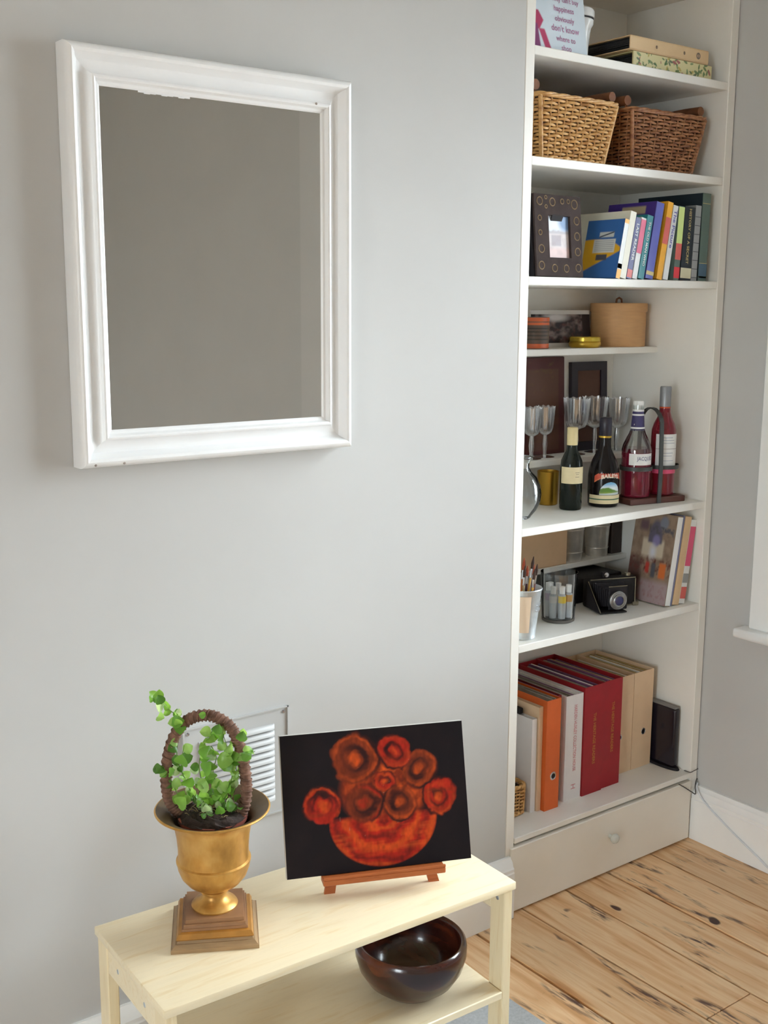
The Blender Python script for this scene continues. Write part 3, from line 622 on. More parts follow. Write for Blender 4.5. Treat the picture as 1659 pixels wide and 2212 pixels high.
# ------------------------------------------------------------------ wicker baskets
def M_wicker(name, cols):
    m, nt, b = new_mat(name); nz, rp = noise_ramp(nt, 38, cols, detail=2, stretch=(1, 1, 2)); nt.links.new(rp.outputs[0], b.inputs['Base Color'])
    b.inputs['Roughness'].default_value = 0.45; b.inputs['Specular IOR Level'].default_value = 0.45; return m
def rrect(wd, dp, r, n):
    """n points evenly spaced round a rounded rectangle, with outward normals"""
    segs = []
    for cx, cy, a0 in ((wd-r, -(dp-r), -PI/2), (wd-r, dp-r, 0), (-(wd-r), dp-r, PI/2), (-(wd-r), -(dp-r), PI)):
        for k in range(7): a = a0+PI/2*k/6; segs.append((cx+r*math.cos(a), cy+r*math.sin(a), math.cos(a), math.sin(a)))
    segs.append(segs[0]); L = [0]
    for p, q in zip(segs, segs[1:]): L.append(L[-1]+math.hypot(q[0]-p[0], q[1]-p[1]))
    out = []; j = 0
    for i in range(n):
        s = L[-1]*i/n
        while L[j+1] < s: j += 1
        t = (s-L[j])/max(1e-9, L[j+1]-L[j]); p, q = segs[j], segs[j+1]; out.append(tuple(p[k]+(q[k]-p[k])*t for k in range(4)))
    return out
m_gap_shade = M_soft('dark_gap_shade', S(58, 36, 24), 0.9, 0.2, 60)  # added dark backing inside the baskets, imitates shade between the strands
def basket(label, loc, wt, wb_, dt, db, h, mat, mlog, rows=17, stakes=44, handles=True, name='wicker_basket', rz=0.0, dips=None, group=None):
    t = thing(name, label, 'basket', loc, rz, group)
    N = stakes*4; rr = h/rows/2
    for i in range(rows):
        f = (i+0.5)/rows; pts = []
        R = rrect(wb_+(wt-wb_)*f, db+(dt-db)*f, 0.022, N)
        for k, (x, y, nx, ny) in enumerate(R):
            o = 0.0042*math.sin(PI*k/4*1.0+(PI if i % 2 else 0)); pts.append((x+nx*o, y+ny*o, 0.006+f*(h-0.012)+0.0006*math.sin(k*0.7+i)))
        MB().tube(pts, rr*0.80, 6, closed=True).build('willow_strand', mat, t, 60)
    b = MB()
    for k in range(stakes):
        k4 = k*4+2; p0 = rrect(wb_, db, 0.022, N)[k4 % N]; p1 = rrect(wt, dt, 0.022, N)[k4 % N]
        b.tube([(p0[0], p0[1], 0.002), (p1[0], p1[1], h)], 0.0022, 5)
    b.build('stakes', mat, t, 60)
    for sx in (-1, 1):
        for sy in (-1, 1):
            MB().tube([(sx*(wb_-0.004), sy*(db-0.004), 0.002), (sx*(wt-0.004), sy*(dt-0.004), h)], 0.0055, 8).build('corner_post', mat, t, 60)
    # braided rim: two strands twisting round each other
    R = rrect(wt+0.002, dt+0.002, 0.024, 160)
    for ph in (0, 2*PI/3, 4*PI/3):
        MB().tube([(x+nx*0.0035*math.cos(k*0.35+ph), y+ny*0.0035*math.cos(k*0.35+ph), h+0.001+0.0032*math.sin(k*0.35+ph)) for k, (x, y, nx, ny) in enumerate(R)], 0.0036, 6, closed=True).build('rim_strand', mat, t, 60)
    R = rrect(wb_+0.002, db+0.002, 0.022, 160)
    for ph in (0, PI):
        MB().tube([(x+nx*0.003*math.cos(k*0.7+ph), y+ny*0.003*math.cos(k*0.7+ph), 0.0065+0.0025*math.sin(k*0.7+ph)) for k, (x, y, nx, ny) in enumerate(R)], 0.0035, 6, closed=True).build('base_strand', mat, t, 60)
    MB().box(-wb_+0.004, wb_-0.004, -db+0.004, db-0.004, 0.003, 0.008).build('base', mat, t)
    b = MB(); a_, c_ = wb_-0.0055, wt-0.0055; e_, g_ = db-0.0055, dt-0.0055
    b.add([(-a_, -e_, 0.008), (a_, -e_, 0.008), (a_, e_, 0.008), (-a_, e_, 0.008), (-c_, -g_, h-0.004), (c_, -g_, h-0.004), (c_, g_, h-0.004), (-c_, g_, h-0.004)], [(0, 1, 5, 4), (1, 2, 6, 5), (2, 3, 7, 6), (3, 0, 4, 7)]).build('gap_backing', m_gap_shade, t)
    if handles:
        for sx in (-1, 1):
            hd = MB().tube([(sx*(wt-0.004), -0.055, h+0.024), (sx*(wt-0.004), 0.0, h+0.0245), (sx*(wt-0.004), 0.055, h+0.024)], [0.0125, 0.0132, 0.0125], 14, M=TR(0, -dt+0.075)).build('log_handle', mlog, t, 50)
            for y in (-0.05, 0.05):
                MB().tube([(sx*(wt-0.004), y-dt+0.075, h-0.004), (sx*(wt-0.004), y-dt+0.075, h+0.016)], 0.004, 8).build('handle_peg', mlog, hd)
    return t
mw1 = M_wicker('light_willow', [S(160, 112, 62), S(192, 144, 84), S(206, 162, 102), S(176, 128, 72)])
mw2 = M_wicker('brown_willow', [S(112, 66, 42), S(142, 92, 58), S(166, 116, 76), S(124, 76, 48)])
m_log = M_soft('bark_log', S(122, 76, 46), 0.7, 0.3, 24, bump=0.3)
basket('light honey wicker basket with log handles on the shelf under the albums', (0.181, 0.175, Z2), 0.138, 0.112, 0.150, 0.132, 0.148, mw1, m_log)
basket('darker brown wicker basket with log handles against the bookcase side panel', (0.527, 0.180, Z2), 0.146, 0.118, 0.152, 0.134, 0.148, mw2, m_log, rz=-0.03)

# ------------------------------------------------------------------ book shelf: photo frame
pf = thing('framed_photograph', 'photograph in a dark wooden frame carved with rings beside the books', 'picture frame', (0.127, 0.028, Z3+0.0018), 0.03)
FL = Matrix.Rotation(-0.10, 4, 'X'); FW, FH = 0.083, 0.198
m_frw = M_soft('grey_brown_carved_wood', S(66, 56, 54), 0.85, 0.2, 40, spec=0.12)
b = MB()
for x0, x1, z0, z1 in ((-FW, FW, 0, 0.046), (-FW, FW, FH-0.050, FH), (-FW, -FW+0.048, 0.046, FH-0.050), (FW-0.040, FW, 0.046, FH-0.050)): b.box(x0, x1, -0.006, 0.010, z0, z1)
b.build('frame', m_frw, pf, M=FL)
MB().box(-FW+0.001, FW-0.001, 0.010, 0.016, 0.001, FH-0.001).build('back_board', m_black, pf, M=FL)
MB().box(-FW-0.006, -FW, 0.0, 0.016, 0.0, FH+0.001).build('dark_edge', m_black, pf, M=FL)
m_ring = M_soft('brass_ring_inlay', S(140, 118, 90), 0.7, 0.2, 40, spec=0.2)
rings = [(-0.064, 0.180, .0095), (-0.019, 0.180, .0095), (0.016, 0.183, .006), (0.060, 0.178, .011), (0.066, 0.138, .0095), (0.066, 0.100, .0095), (0.066, 0.062, .0095), (0.066, 0.022, .0095),
         (-0.064, 0.066, .0095), (-0.066, 0.026, .0095), (-0.020, 0.020, .009), (0.022, 0.020, .009), (-0.066, 0.105, .006), (-0.066, 0.140, .006), (0.038, 0.184, .005), (-0.042, 0.190, .004), (-0.042, 0.168, .004)]
for x, z, r in rings:
    MB().tube([(x+r*math.cos(a*PI/10), -0.0062, z+r*math.sin(a*PI/10)) for a in range(20)], 0.0013, 5, closed=True).build('ring_inlay', m_ring, pf, 60, M=FL)
def photo_fn(u, v):
    c = np.zeros(u.shape+(3,))+C3(216, 224, 236); n = vnoise(u, v, 5, 8, 9, 3)
    c = lay(c, edge(np.hypot(u-0.9, (v-0.9)*1.3)-0.35, 0.2), C3(120, 150, 190)); g = edge(v-0.66-0.08*(n-0.5), 0.05); c = lay(c, g, C3(176, 170, 176)); c = lay(c, edge(v-0.58, 0.04), C3(206, 196, 196))
    c = lay(c, edge(np.abs(u-0.42)-0.22, 0.05)*edge(np.abs(v-0.42)-0.13, 0.04)*0.7, C3(150, 138, 148)); c = lay(c, edge(v-0.24, 0.1), C3(216, 188, 184)); c = lay(c, (n-0.5)*0.8, C3(160, 140, 140)); return c
grid_print('photograph', 2*FW-0.088, FH-0.096, 40, 60, photo_fn, m_print, pf, FL @ TR(0.004, 0.0015, 0.046))
slat((0, 0.010, 0.15), (0.0, 0.075, 0.0), 0.04, 0.003).build('strut', m_black, pf)
slat((-0.055, 0.06, 0.085), (-0.055, 0.09, 0.0), 0.05, 0.004).build('strut', m_black, pf)

# ------------------------------------------------------------------ books
m_page = M_soft('book_pages', S(226, 218, 198), 0.85, 0.08, 200, stretch=(8, 1, 1))
def cover_mat(name, c, rough=0.38): return M_soft(name, c, rough, 0.05, 20)
def book(label, xl, wd, ht, dp, lean, cov, y0=0.012, z=Z3, spine=None, cover=None, bands=(), name='book', group='books leaning on the third shelf', title=None, pages=m_page):
    """xl, wd: spine's lower edge; leans towards +x about its lower right-hand edge"""
    t = thing(name, label, 'book', (xl+wd, y0, z), 0, group); t.rotation_euler = (0, lean, 0)
    c = 0.0018
    MB().box(-wd, -wd+c, 0, dp, 0, ht).box(-c, 0, 0, dp, 0, ht).box(-wd, 0, -0.0012, c, 0, ht, 0.0006).build('cover', cov, t)
    MB().box(-wd+c, -c, c, dp-0.004, 0.003, ht-0.003).build('pages', pages, t)
    for z0, z1, mt in bands: box('spine_band', -wd+0.0002, -0.0002, -0.0017, -0.0012, z0*ht, z1*ht, mt, t)
    if title:
        s, size, mt, zc, sq = title; text('spine_title', s, size, mt, t, TR(-wd/2, -0.0022, zc*ht) @ Matrix.Rotation(PI/2, 4, 'Y'), 0.0002, sq)
    if cover: grid_print('cover_print', dp-0.001, ht-0.001, 80, 110, cover, m_print, t, TR(-wd-0.0005, dp/2, 0.0005) @ Matrix.Rotation(-PI/2, 4, 'Z'))
    return t
bx = lambda px: 0.3165+(px-1328)*0.00187
def blue_fn(u, v):
    # u runs from the fore edge (far) to the spine (near)
    c = np.zeros(u.shape+(3,))+C3(52, 104, 172); d = np.hypot((u-0.25)/0.95, (v-0.33)/0.36); yl = edge(d-0.95, 0.05); yl *= edge(0.14-v+0.35*(u-0.1)-0.0, 0.03)
    c = lay(c, yl, C3(226, 172, 30)); c = lay(c, edge(np.abs(u-0.55)-0.30, 0.02)*edge(np.abs(v-0.55)-0.115, 0.02), C3(214, 216, 212)); 
    for k in range(6): c = lay(c, edge(np.abs(u-0.55)-0.26, 0.02)*edge(np.abs(v-0.47-k*0.033)-0.006, 0.01)*0.6, C3(120, 124, 130))
    c = lay(c, edge(np.abs(u-0.58)-0.20, 0.02)*edge(np.abs(v-0.745)-0.045, 0.02), C3(206, 210, 206)); c = lay(c, edge(np.abs(v-0.745-(u-0.58)*0.2)-0.012, 0.01)*edge(np.abs(u-0.58)-.2, .02), C3(60, 70, 84))
    c = lay(c, edge(np.abs(u-0.52)-0.15, 0.02)*edge(np.abs(v-0.355)-0.05, 0.02), C3(72, 74, 86)); return c
W_ = lambda n, r, g, b_: cover_mat(n, S(r, g, b_))
c_cream, c_navy, c_white, c_teal = W_('cream_cover', 226, 222, 204), W_('slate_cover', 86, 90, 138), W_('white_cover', 226, 228, 226), W_('teal_cover', 30, 128, 136)
c_pink, c_purp, c_org, c_red, c_ylw = W_('pink_band', 214, 84, 120), W_('purple_cover', 88, 92, 172), W_('orange_cover', 232, 168, 40), W_('coral_band', 206, 96, 86), W_('lime_band', 204, 222, 140)
c_blk, c_lad, c_grn, c_brd, c_dgr = W_('black_green_cover', 26, 36, 44), W_('grey_stripe_cover', 150, 152, 152), W_('sage_cover', 92, 112, 104), W_('bright_red_band', 204, 46, 56), W_('petrol_band', 70, 98, 118)
c_gold, c_blue, c_ink = W_('gold_print', 200, 180, 120), W_('blue_cover', 52, 104, 172), W_('ink_print', 60, 64, 96)
c_dp = W_('deep_purple_cover', 66, 44, 128)
book('blue and yellow paperback whose cover faces out at the end of the book row', bx(1327), 0.0158, 0.152, 0.125, 0.19, c_blue, cover=blue_fn, bands=((0.0, 0.16, c_org), (0.93, 1.0, c_org), (0.16, 0.93, c_white), (0.17, 0.25, c_lad)))
book('thick cream paperback beside the blue and yellow book', bx(1336), 0.0225, 0.172, 0.175, 0.19, c_cream)
book('slate purple paperback with small white lettering leaning on the cream one', bx(1349), 0.0190, 0.158, 0.12, 0.19, c_navy, bands=((0.02, 0.15, c_red),), title=('LAST READER', 0.013, c_white, 0.6, 1.2))
book('white paperback with a pink band along the upper spine', bx(1361), 0.0190, 0.158, 0.12, 0.18, c_white, bands=((0.42, 0.97, c_pink),))
book('teal paperback with pale lettering down the spine', bx(1373), 0.0235, 0.165, 0.125, 0.175, c_teal, title=('THE OLD MAN WHO', 0.011, c_white, 0.55, 1.1))
book('large purple-blue book with a deep violet cover', bx(1388.5), 0.0300, 0.200, 0.165, 0.172, c_purp, bands=((0.05, 0.10, c_gold),), cover=lambda u, v: lay(np.zeros(u.shape+(3,))+C3(66, 44, 128), edge(np.abs(v-0.9)-0.05, 0.02)*edge(np.abs(u-0.55)-0.25, 0.02), C3(176, 160, 130)))
book('orange book with a coral block on its spine', bx(1412.5), 0.0215, 0.204, 0.15, 0.170, c_org, bands=((0.46, 0.80, c_red),))
book('white book with blue lettering down the spine beside the orange book', 0.5005, 0.0200, 0.196, 0.13, 0.160, c_white, title=('The Picture', 0.017, c_purp, 0.68, 1.25))
book('lime and red striped paperback between white and black books', 0.5425, 0.0235, 0.194, 0.13, 0.06, c_grn, bands=((0.50, 0.99, c_ylw), (0.28, 0.50, c_red), (0.03, 0.18, c_brd)))
book('black book with cream lettering down the spine', bx(1464), 0.0440, 0.194, 0.16, 0.045, c_blk, title=('HISTORY OF A SECRET', 0.0135, c_gold, 0.60, 1.05), bands=((0.03, 0.17, W_('cream_block', 206, 200, 168)),))
b11 = book('dark grey book with a ladder of pale squares down its spine', bx(1489), 0.0235, 0.200, 0.15, 0.035, c_lad, bands=tuple((0.04+k*0.115, 0.047+k*0.115, c_blk) for k in range(8)))
book('tall sage green hardback standing at the end against the side panel', 0.648, 0.034, 0.234, 0.225, 0.02, c_grn, bands=((0.03, 0.20, c_dgr), (0.20, 0.206, c_gold), (0.88, 0.886, c_gold), (0.035, 0.055, c_gold)), cover=lambda u, v: np.zeros(u.shape+(3,))+C3(30, 44, 54))

# ------------------------------------------------------------------ short half shelf: striped tin, postcard, gold tin, round box
tn = thing('striped_tin', 'small striped orange and brown tin beside the dark postcard', 'tin', (0.266, 0.245, Z4))
MB().lathe([(0, 0), (0.0355, 0), (0.036, 0.002), (0.036, 0.082), (0.035, 0.085), (0, 0.086)], 32).build('tin_body', M_soft('brown_tin', S(92, 74, 62), 0.4, 0.2), tn, 40)
mo_ = M_soft('orange_band', S(196, 92, 48), 0.4, 0.12); md_ = M_soft('dark_band', S(62, 54, 46), 0.4, 0.12)
for z0_, z1_, m in ((0.002, 0.014, mo_), (0.064, 0.071, mo_), (0.0735, 0.084, mo_), (0.024, 0.028, md_), (0.034, 0.038, md_), (0.044, 0.048, md_), (0.053, 0.057, md_)): wrap_label('band', 0.0364, z0_, z1_, 0, 2*PI, m, tn, 32)
ps = thing('postcard', 'dark photographic postcard with white borders propped behind the gold tin', 'postcard', (0.428, 0.300, Z4+0.0004), 0.0)
PL = Matrix.Rotation(-0.12, 4, 'X')
def card_fn(u, v):
    n = vnoise(u, v, 10, 7, 31, 3); n2 = vnoise(u, v, 24, 14, 33, 2); c = np.zeros(u.shape+(3,))+C3(36, 26, 32); body = edge(np.abs(u-0.46)-0.40, 0.02)
    c = lay(c, body*np.clip(n*2.2-0.85, 0, 1), C3(150, 132, 128)); c = lay(c, body*np.clip(n2*2.4-1.35, 0, 1)*edge(v-0.7, 0.2), C3(96, 48, 44)); c = lay(c, body*edge(np.hypot((u-0.42)/1.8, v-0.80)-0.10, 0.1), C3(206, 204, 204))
    c = lay(c, edge(v-0.11, 0.01)+edge(0.89-v, 0.01), C3(206, 204, 200)); return c
MB().box(-0.118, 0.118, 0.0006, 0.003, 0, 0.104).build('card', m_paper, ps, M=PL)
grid_print('card_print', 0.236, 0.104, 110, 60, card_fn, m_print, ps, PL)
slat((-0.03, 0.0125, 0.078), (-0.03, 0.048, 0.0), 0.030, 0.002).build('strut', m_paper, ps)
gt = thing('gold_tin', 'small low gold tin with bulging sides beside the round box', 'tin', (0.462, 0.247, Z4))
m_gold = M_soft('gold_lacquer', S(196, 160, 56), 0.3, 0.15, 20, metal=0.6)
MB().lathe([(0, 0), (0.040, 0), (0.044, 0.004), (0.0455, 0.010), (0.044, 0.0155), (0.042, 0.017)], 32).build('tin_body', m_gold, gt, 40)
MB().lathe([(0.042, 0.017), (0.0445, 0.018), (0.0445, 0.028), (0.042, 0.0305), (0, 0.031)], 32).build('lid', M_soft('gold_lid', S(206, 178, 66), 0.25, 0.1, 20, metal=0.6), gt, 40)
rb = thing('round_box', 'round tan bentwood box with a lid and knob on the half shelf', 'box', (0.635, 0.279, Z4))
m_tan = M_soft('tan_bentwood', S(196, 152, 104), 0.6, 0.06, 30, stretch=(1, 1, 6))
MB().lathe([(0, 0), (0.078, 0), (0.0795, 0.002), (0.0795, 0.104)], 64).build('box_body', m_tan, rb, 40)
MB().lathe([(0.080, 0.100), (0.0825, 0.100), (0.083, 0.102), (0.083, 0.122), (0.0815, 0.1245), (0, 0.126)], 64).build('lid', m_tan, rb, 40)
MB().tube([(-0.012, 0, 0.126), (-0.010, 0, 0.136), (0, 0, 0.140), (0.010, 0, 0.136), (0.012, 0, 0.126)], 0.003, 8).build('handle', m_log, rb, 60)

# ------------------------------------------------------------------ drinks shelf
bp_ = thing('painted_panel', 'dark red-brown painted wooden panel leaning behind the wine glasses', 'panel', (0.405, 0.3412, Z5B+0.0005))
def panel_fn(u, v):
    n = vnoise(u, v, 5, 14, 41, 4); c = np.zeros(u.shape+(3,))+C3(82, 38, 36); c = lay(c, edge(np.abs(u-0.5)-0.36, 0.03)*edge(np.abs(v-0.46)-0.42, 0.02), C3(94, 60, 44)); c = lay(c, np.clip(n*2.4-1.3, 0, 1)*edge(np.abs(u-0.45)-0.3, 0.1), C3(128, 98, 46)); c = lay(c, np.clip((n-0.5)*1.2, 0, 1), C3(60, 28, 30)); return c
BL_ = Matrix.Rotation(-0.045, 4, 'X')
MB().box(-0.088, 0.088, 0.0006, 0.012, 0, 0.282, 0.002).build('board', m_brown, bp_, M=BL_)
grid_print('painted_face', 0.174, 0.280, 60, 100, panel_fn, M_col('panel_paint', 0.45), bp_, BL_)
bf = thing('framed_picture', 'narrow black picture frame with a brown picture leaning behind the glasses', 'picture frame', (0.600, 0.3450, Z5B+0.0005))
b = MB()
for x0, x1, z0_, z1_ in ((-0.076, 0.076, 0, 0.026), (-0.076, 0.076, 0.238, 0.264), (-0.076, -0.050, 0.026, 0.238), (0.050, 0.076, 0.026, 0.238)): b.box(x0, x1, -0.004, 0.009, z0_, z1_)
b.build('frame', M_soft('black_frame_paint', S(34, 26, 40), 0.35), bf, M=BL_)
MB().box(-0.051, 0.051, 0.001, 0.006, 0.025, 0.239).build('picture', M_soft('brown_picture', S(92, 62, 48), 0.7, 0.15, 12), bf, M=BL_)
def goblet(label, x, y, rt_, hb, hs, group):
    """cut-glass goblet: fluted bowl, stem, foot"""
    t = thing('wine_glass', label, 'glass', (x, y, Z5B), 0, group); n = 48
    prof = [(0.006, hs), (0.012, hs+0.003), (rt_*0.66, hs+hb*0.10), (rt_*0.84, hs+hb*0.28), (rt_*0.92, hs+hb*0.62), (rt_, hs+hb)]
    b = MB(); vs = []
    for j, (r, z) in enumerate(prof):
        for k in range(n): a = 2*PI*k/n; fl_ = 1+0.028*math.cos(a*12)*(1 if j > 1 else 0); vs.append((r*fl_*math.cos(a), r*fl_*math.sin(a), z+(0.002*math.cos(a*12) if j == 5 else 0)))
    b.add(vs, [(j*n+k, j*n+(k+1) % n, (j+1)*n+(k+1) % n, (j+1)*n+k) for j in range(len(prof)-1) for k in range(n)]).build('bowl', m_cut, t, 60)
    MB().lathe([(0.006, hs), (0.0065, hs*0.85), (0.0080, hs*0.6), (0.0055, hs*0.25), (0.006, 0.006)], 16).build('stem', m_cut, t, 60)
    MB().lathe([(0.006, 0.006), (0.020, 0.0035), (0.029, 0.0015), (0.029, 0), (0, 0)], 32).build('foot', m_cut, t, 60)
m_cut = M_thin('cut_crystal', (0.90, 0.91, 0.92, 1), 0.26, 0.12)
gl_a, gl_b = 'short cut-glass goblets at the side panel', 'tall cut-glass goblets behind the bottles'
goblet('short fluted crystal goblet half hidden by the bookcase side panel', 0.308, 0.292, 0.028, 0.082, 0.064, gl_a)
goblet('short fluted crystal goblet in full view before the red-brown panel', 0.368, 0.300, 0.028, 0.082, 0.064, gl_a)
goblet('tall wide crystal goblet rising behind the cream-capped wine bottle', 0.487, 0.292, 0.040, 0.092, 0.072, gl_b)
goblet('tall wide crystal goblet rising behind the black liqueur bottle', 0.572, 0.298, 0.039, 0.092, 0.072, gl_b)
goblet('crystal goblet standing alone behind the red drink bottle', 0.672, 0.300, 0.036, 0.090, 0.066, gl_b)
# bottles
def bottle(name, label, x, y, z, prof, mat, n=40, rz=0.0, cat='bottle'):
    t = thing(name, label, cat, (x, y, z), rz); MB().lathe(prof, n).build('bottle_glass', mat, t, 50); return t
m_dkg = M_soft('dark_green_bottle_glass', (0.008, 0.012, 0.009, 1), 0.12, 0.2, 10, coat=0.0, spec=0.3)
wi = bottle('wine_bottle', 'small dark wine bottle with cream label and cream neck capsule', 0.310, 0.137, Z5,
            [(0, 0.003), (0.020, 0), (0.029, 0.001), (0.0305, 0.005), (0.0305, 0.118), (0.0285, 0.135), (0.022, 0.150), (0.0155, 0.162), (0.0138, 0.178), (0.0138, 0.222), (0, 0.222)], m_dkg)
m_cream = M_soft('cream_label', S(224, 208, 166), 0.6, 0.04)
wrap_label('label', 0.0311, 0.074, 0.119, -PI*1.08, 0.05, m_cream, wi, 28)
MB().lathe([(0.0146, 0.177), (0.0146, 0.2235), (0.013, 0.225), (0, 0.225)], 24).build('capsule', M_soft('cream_capsule', S(218, 200, 150), 0.5), wi, 50)
for z, a in ((0.104, 0.42), (0.099, 0.30), (0.092, 0.38)): wrap_label('print_line', 0.0314, z, z+0.0011, -PI*0.58-a/2, -PI*0.58+a/2, m_mark, wi, 6)
PHB = math.radians(-118)
m_bot = M_soft('black_brown_bottle_glass', (0.009, 0.007, 0.007, 1), 0.14, 0.2, 10, coat=0.0, spec=0.3)
ba = bottle('liqueur_bottle', 'black bulbous cream liqueur bottle with a landscape label', 0.426, 0.124, Z5,
            [(0, 0.003), (0.030, 0), (0.040, 0.002), (0.0425, 0.008), (0.0435, 0.050), (0.0435, 0.085), (0.041, 0.105), (0.034, 0.128), (0.025, 0.146), (0.0185, 0.160), (0.0165, 0.176), (0.0165, 0.2), (0, 0.2)], m_bot)
MB().lathe([(0.0165, 0.196), (0.0175, 0.197), (0.0170, 0.2445), (0.015, 0.247), (0, 0.2475)], 28).build('cap', M_soft('black_cap', (0.02, 0.018, 0.03, 1), 0.35), ba, 50)
wrap_label('gold_band', 0.0180, 0.1915, 0.1965, 0, 2*PI, m_gold, ba, 28)
def bent_patch(name, t, r, fn, a0, a1, z0, z1, nx=60, ny=40):
    u, v = np.meshgrid(np.linspace(0, 1, nx), np.linspace(0, 1, ny)); rr = r(z0+(z1-z0)*v) if callable(r) else r+0*v
    a = a0+(a1-a0)*u; vs = list(zip((rr*np.cos(a)).ravel(), (rr*np.sin(a)).ravel(), (z0+(z1-z0)*v).ravel())); c, keep = fn(u, v)
    fs = [(j*nx+i, j*nx+i+1, (j+1)*nx+i+1, (j+1)*nx+i) for j in range(ny-1) for i in range(nx-1) if keep[j, i]]
    o = MB().add([tuple(map(float, p)) for p in vs], fs).build(name, m_print, t, 80); at = o.data.color_attributes.new('Col', 'FLOAT_COLOR', 'POINT')
    rgba = np.ones((nx*ny, 4), np.float32); rgba[:, :3] = np.clip(c.reshape(-1, 3), 0, 1); at.data.foreach_set('color', rgba.ravel()); return o
def bail_fn(u, v):
    n = vnoise(u, v, 6, 6, 51, 3); c = np.zeros(u.shape+(3,))+C3(120, 176, 214); c = lay(c, edge(v-0.72, 0.3), C3(226, 236, 240)); c = lay(c, edge(v-0.42-0.16*np.sin(u*5)-0.1*(n-.5), 0.08), C3(96, 134, 52)); c = lay(c, edge(v-0.2, 0.15)*n, C3(176, 176, 72)); c = lay(c, edge(v-0.1-.1*u, 0.05), C3(190, 200, 196))
    return c, v < 0.98*np.sqrt(np.clip(1-((u-0.5)/0.5)**2, 0, 1))
bent_patch('landscape_label', ba, lambda z: 0.0440-np.clip(z-0.085, 0, 1)*0.12, bail_fn, PHB-0.62, PHB+0.86, 0.036, 0.072)
bent_patch('name_banner', ba, lambda z: 0.0441-np.clip(z-0.083, 0, 1)*0.16, lambda u, v: (lay(np.zeros(u.shape+(3,))+C3(206, 112, 74), edge(np.abs(v-0.47-0.16*(1-((u-0.55)/.5)**2)*2)-0.20, 0.03), C3(190, 78, 54)), np.abs(v-0.34-0.42*(1-((u-0.55)/0.55)**2))<0.24), PHB-0.95, PHB+0.95, 0.066, 0.105)
text_wrap('lettering', 'BAILEYS', 0.015, M_soft('pale_lettering', S(240, 226, 206), 0.5), ba, 0.0447, 0.089, PHB+0.08, 0.0005, 6.0, 0.98)
wrap_label('cream_band', 0.0440, 0.011, 0.022, PHB-1.35, PHB+1.1, m_cream, ba); wrap_label('cream_band', 0.0441, 0.025, 0.035, PHB-1.35, PHB+1.1, m_cream, ba)
wrap_label('green_line', 0.0442, 0.022, 0.025, PHB-1.35, PHB+1.1, M_soft('green_line', S(46, 92, 62), 0.5), ba)
m_pinkg = M_soft('pink_drink_glass', S(120, 22, 46), 0.08, 0.2, 10, coat=0.6)
def M_liq(name, c):
    m, nt, b = new_mat(name); nz, rp = noise_ramp(nt, 6, [c, sub(c, 0.8)]); nt.links.new(rp.outputs[0], b.inputs['Base Color']); b.inputs['Roughness'].default_value = 0.05
    b.inputs['Transmission Weight'].default_value = 0.55; b.inputs['IOR'].default_value = 1.36; b.inputs['Coat Weight'].default_value = 0.7; b.inputs['Coat Roughness'].default_value = 0.03; return m
m_red1, m_red2 = M_liq('dark_red_drink', S(150, 30, 60)), M_liq('rose_wine', S(160, 34, 56))
# iron bottle carrier
CX, CY = 0.588, 0.100; CRZ = -0.18
ca = thing('bottle_carrier', 'iron two-bottle carrier on a dark wood base holding the red bottles', 'carrier', (CX, CY, Z5), CRZ)
m_iron = M_soft('grey_wrought_iron', S(76, 78, 76), 0.5, 0.15, 30, metal=0.5)
MB().box(-0.098, 0.098, -0.046, 0.046, 0.0, 0.017, 0.002).build('base', M_wood('dark_walnut', S(70, 38, 32), S(92, 54, 44), 'X', 6, 10), ca)
hpts = [(0, -0.048, 0.002), (0, -0.050, 0.10), (0, -0.047, 0.19)]+[(0, -0.047*math.cos(a*PI/12), 0.215+0.052*math.sin(a*PI/12)) for a in range(1, 12)]+[(0, 0.047, 0.19), (0, 0.050, 0.10), (0, 0.048, 0.002)]
b = MB(); vs = []
for (x, y, z) in hpts: vs += [(-0.0065, y, z), (0.0065, y, z)]
HP = [Vector(p) for p in hpts]; b = MB(); vs = []
for i, p in enumerate(HP):
    tn_ = (HP[min(i+1, len(HP)-1)]-HP[max(i-1, 0)]).normalized(); nn = tn_.cross(Vector((1, 0, 0)))
    for sx, sn in ((-1, -1), (1, -1), (1, 1), (-1, 1)): vs.append(p+Vector((sx*0.0065, 0, 0))+nn*sn*0.0018)
b.add(vs, [(i*4+k, i*4+(k+1) % 4, i*4+4+(k+1) % 4, i*4+4+k) for i in range(len(HP)-1) for k in range(4)]+[(3, 2, 1, 0), tuple(len(vs)-4+k for k in range(4))]).build('handle_strap', m_iron, ca)
for sx in (-1, 1):
    b = MB().lathe([(0.0445, 0.094), (0.0462, 0.094), (0.0462, 0.105), (0.0445, 0.105), (0.0445, 0.094)], 40, M=TR(sx*0.0475, 0, 0)); b.build('ring', m_iron, ca, 40)
MB().lathe([(0, -0.005), (0.0035, -0.0035), (0.005, 0), (0.0035, 0.0035), (0, 0.005)], 14, M=TR(0.0985, -0.004, 0.100)).build('rivet', m_iron, ca, 60)
def on_carrier(sx): v = Matrix.Rotation(CRZ, 4, 'Z') @ Vector((sx*0.0475, 0, 0)); return CX+v.x, CY+v.y
m_navy = M_soft('navy_label', S(58, 52, 98), 0.5); m_wlab = M_soft('white_label', S(232, 232, 230), 0.55, 0.03)
x, y = on_carrier(-1); PHJ = math.radians(-122)
jq = thing('cider_bottle', 'clear bottle of red drink with blue striped neck and white label in the carrier', 'bottle', (x, y, Z5+0.017))
MB().lathe([(0, 0.002), (0.032, 0), (0.040, 0.003), (0.0415, 0.010), (0.0415, 0.132), (0.0400, 0.139), (0, 0.139)], 40).build('drink', m_red1, jq, 50)
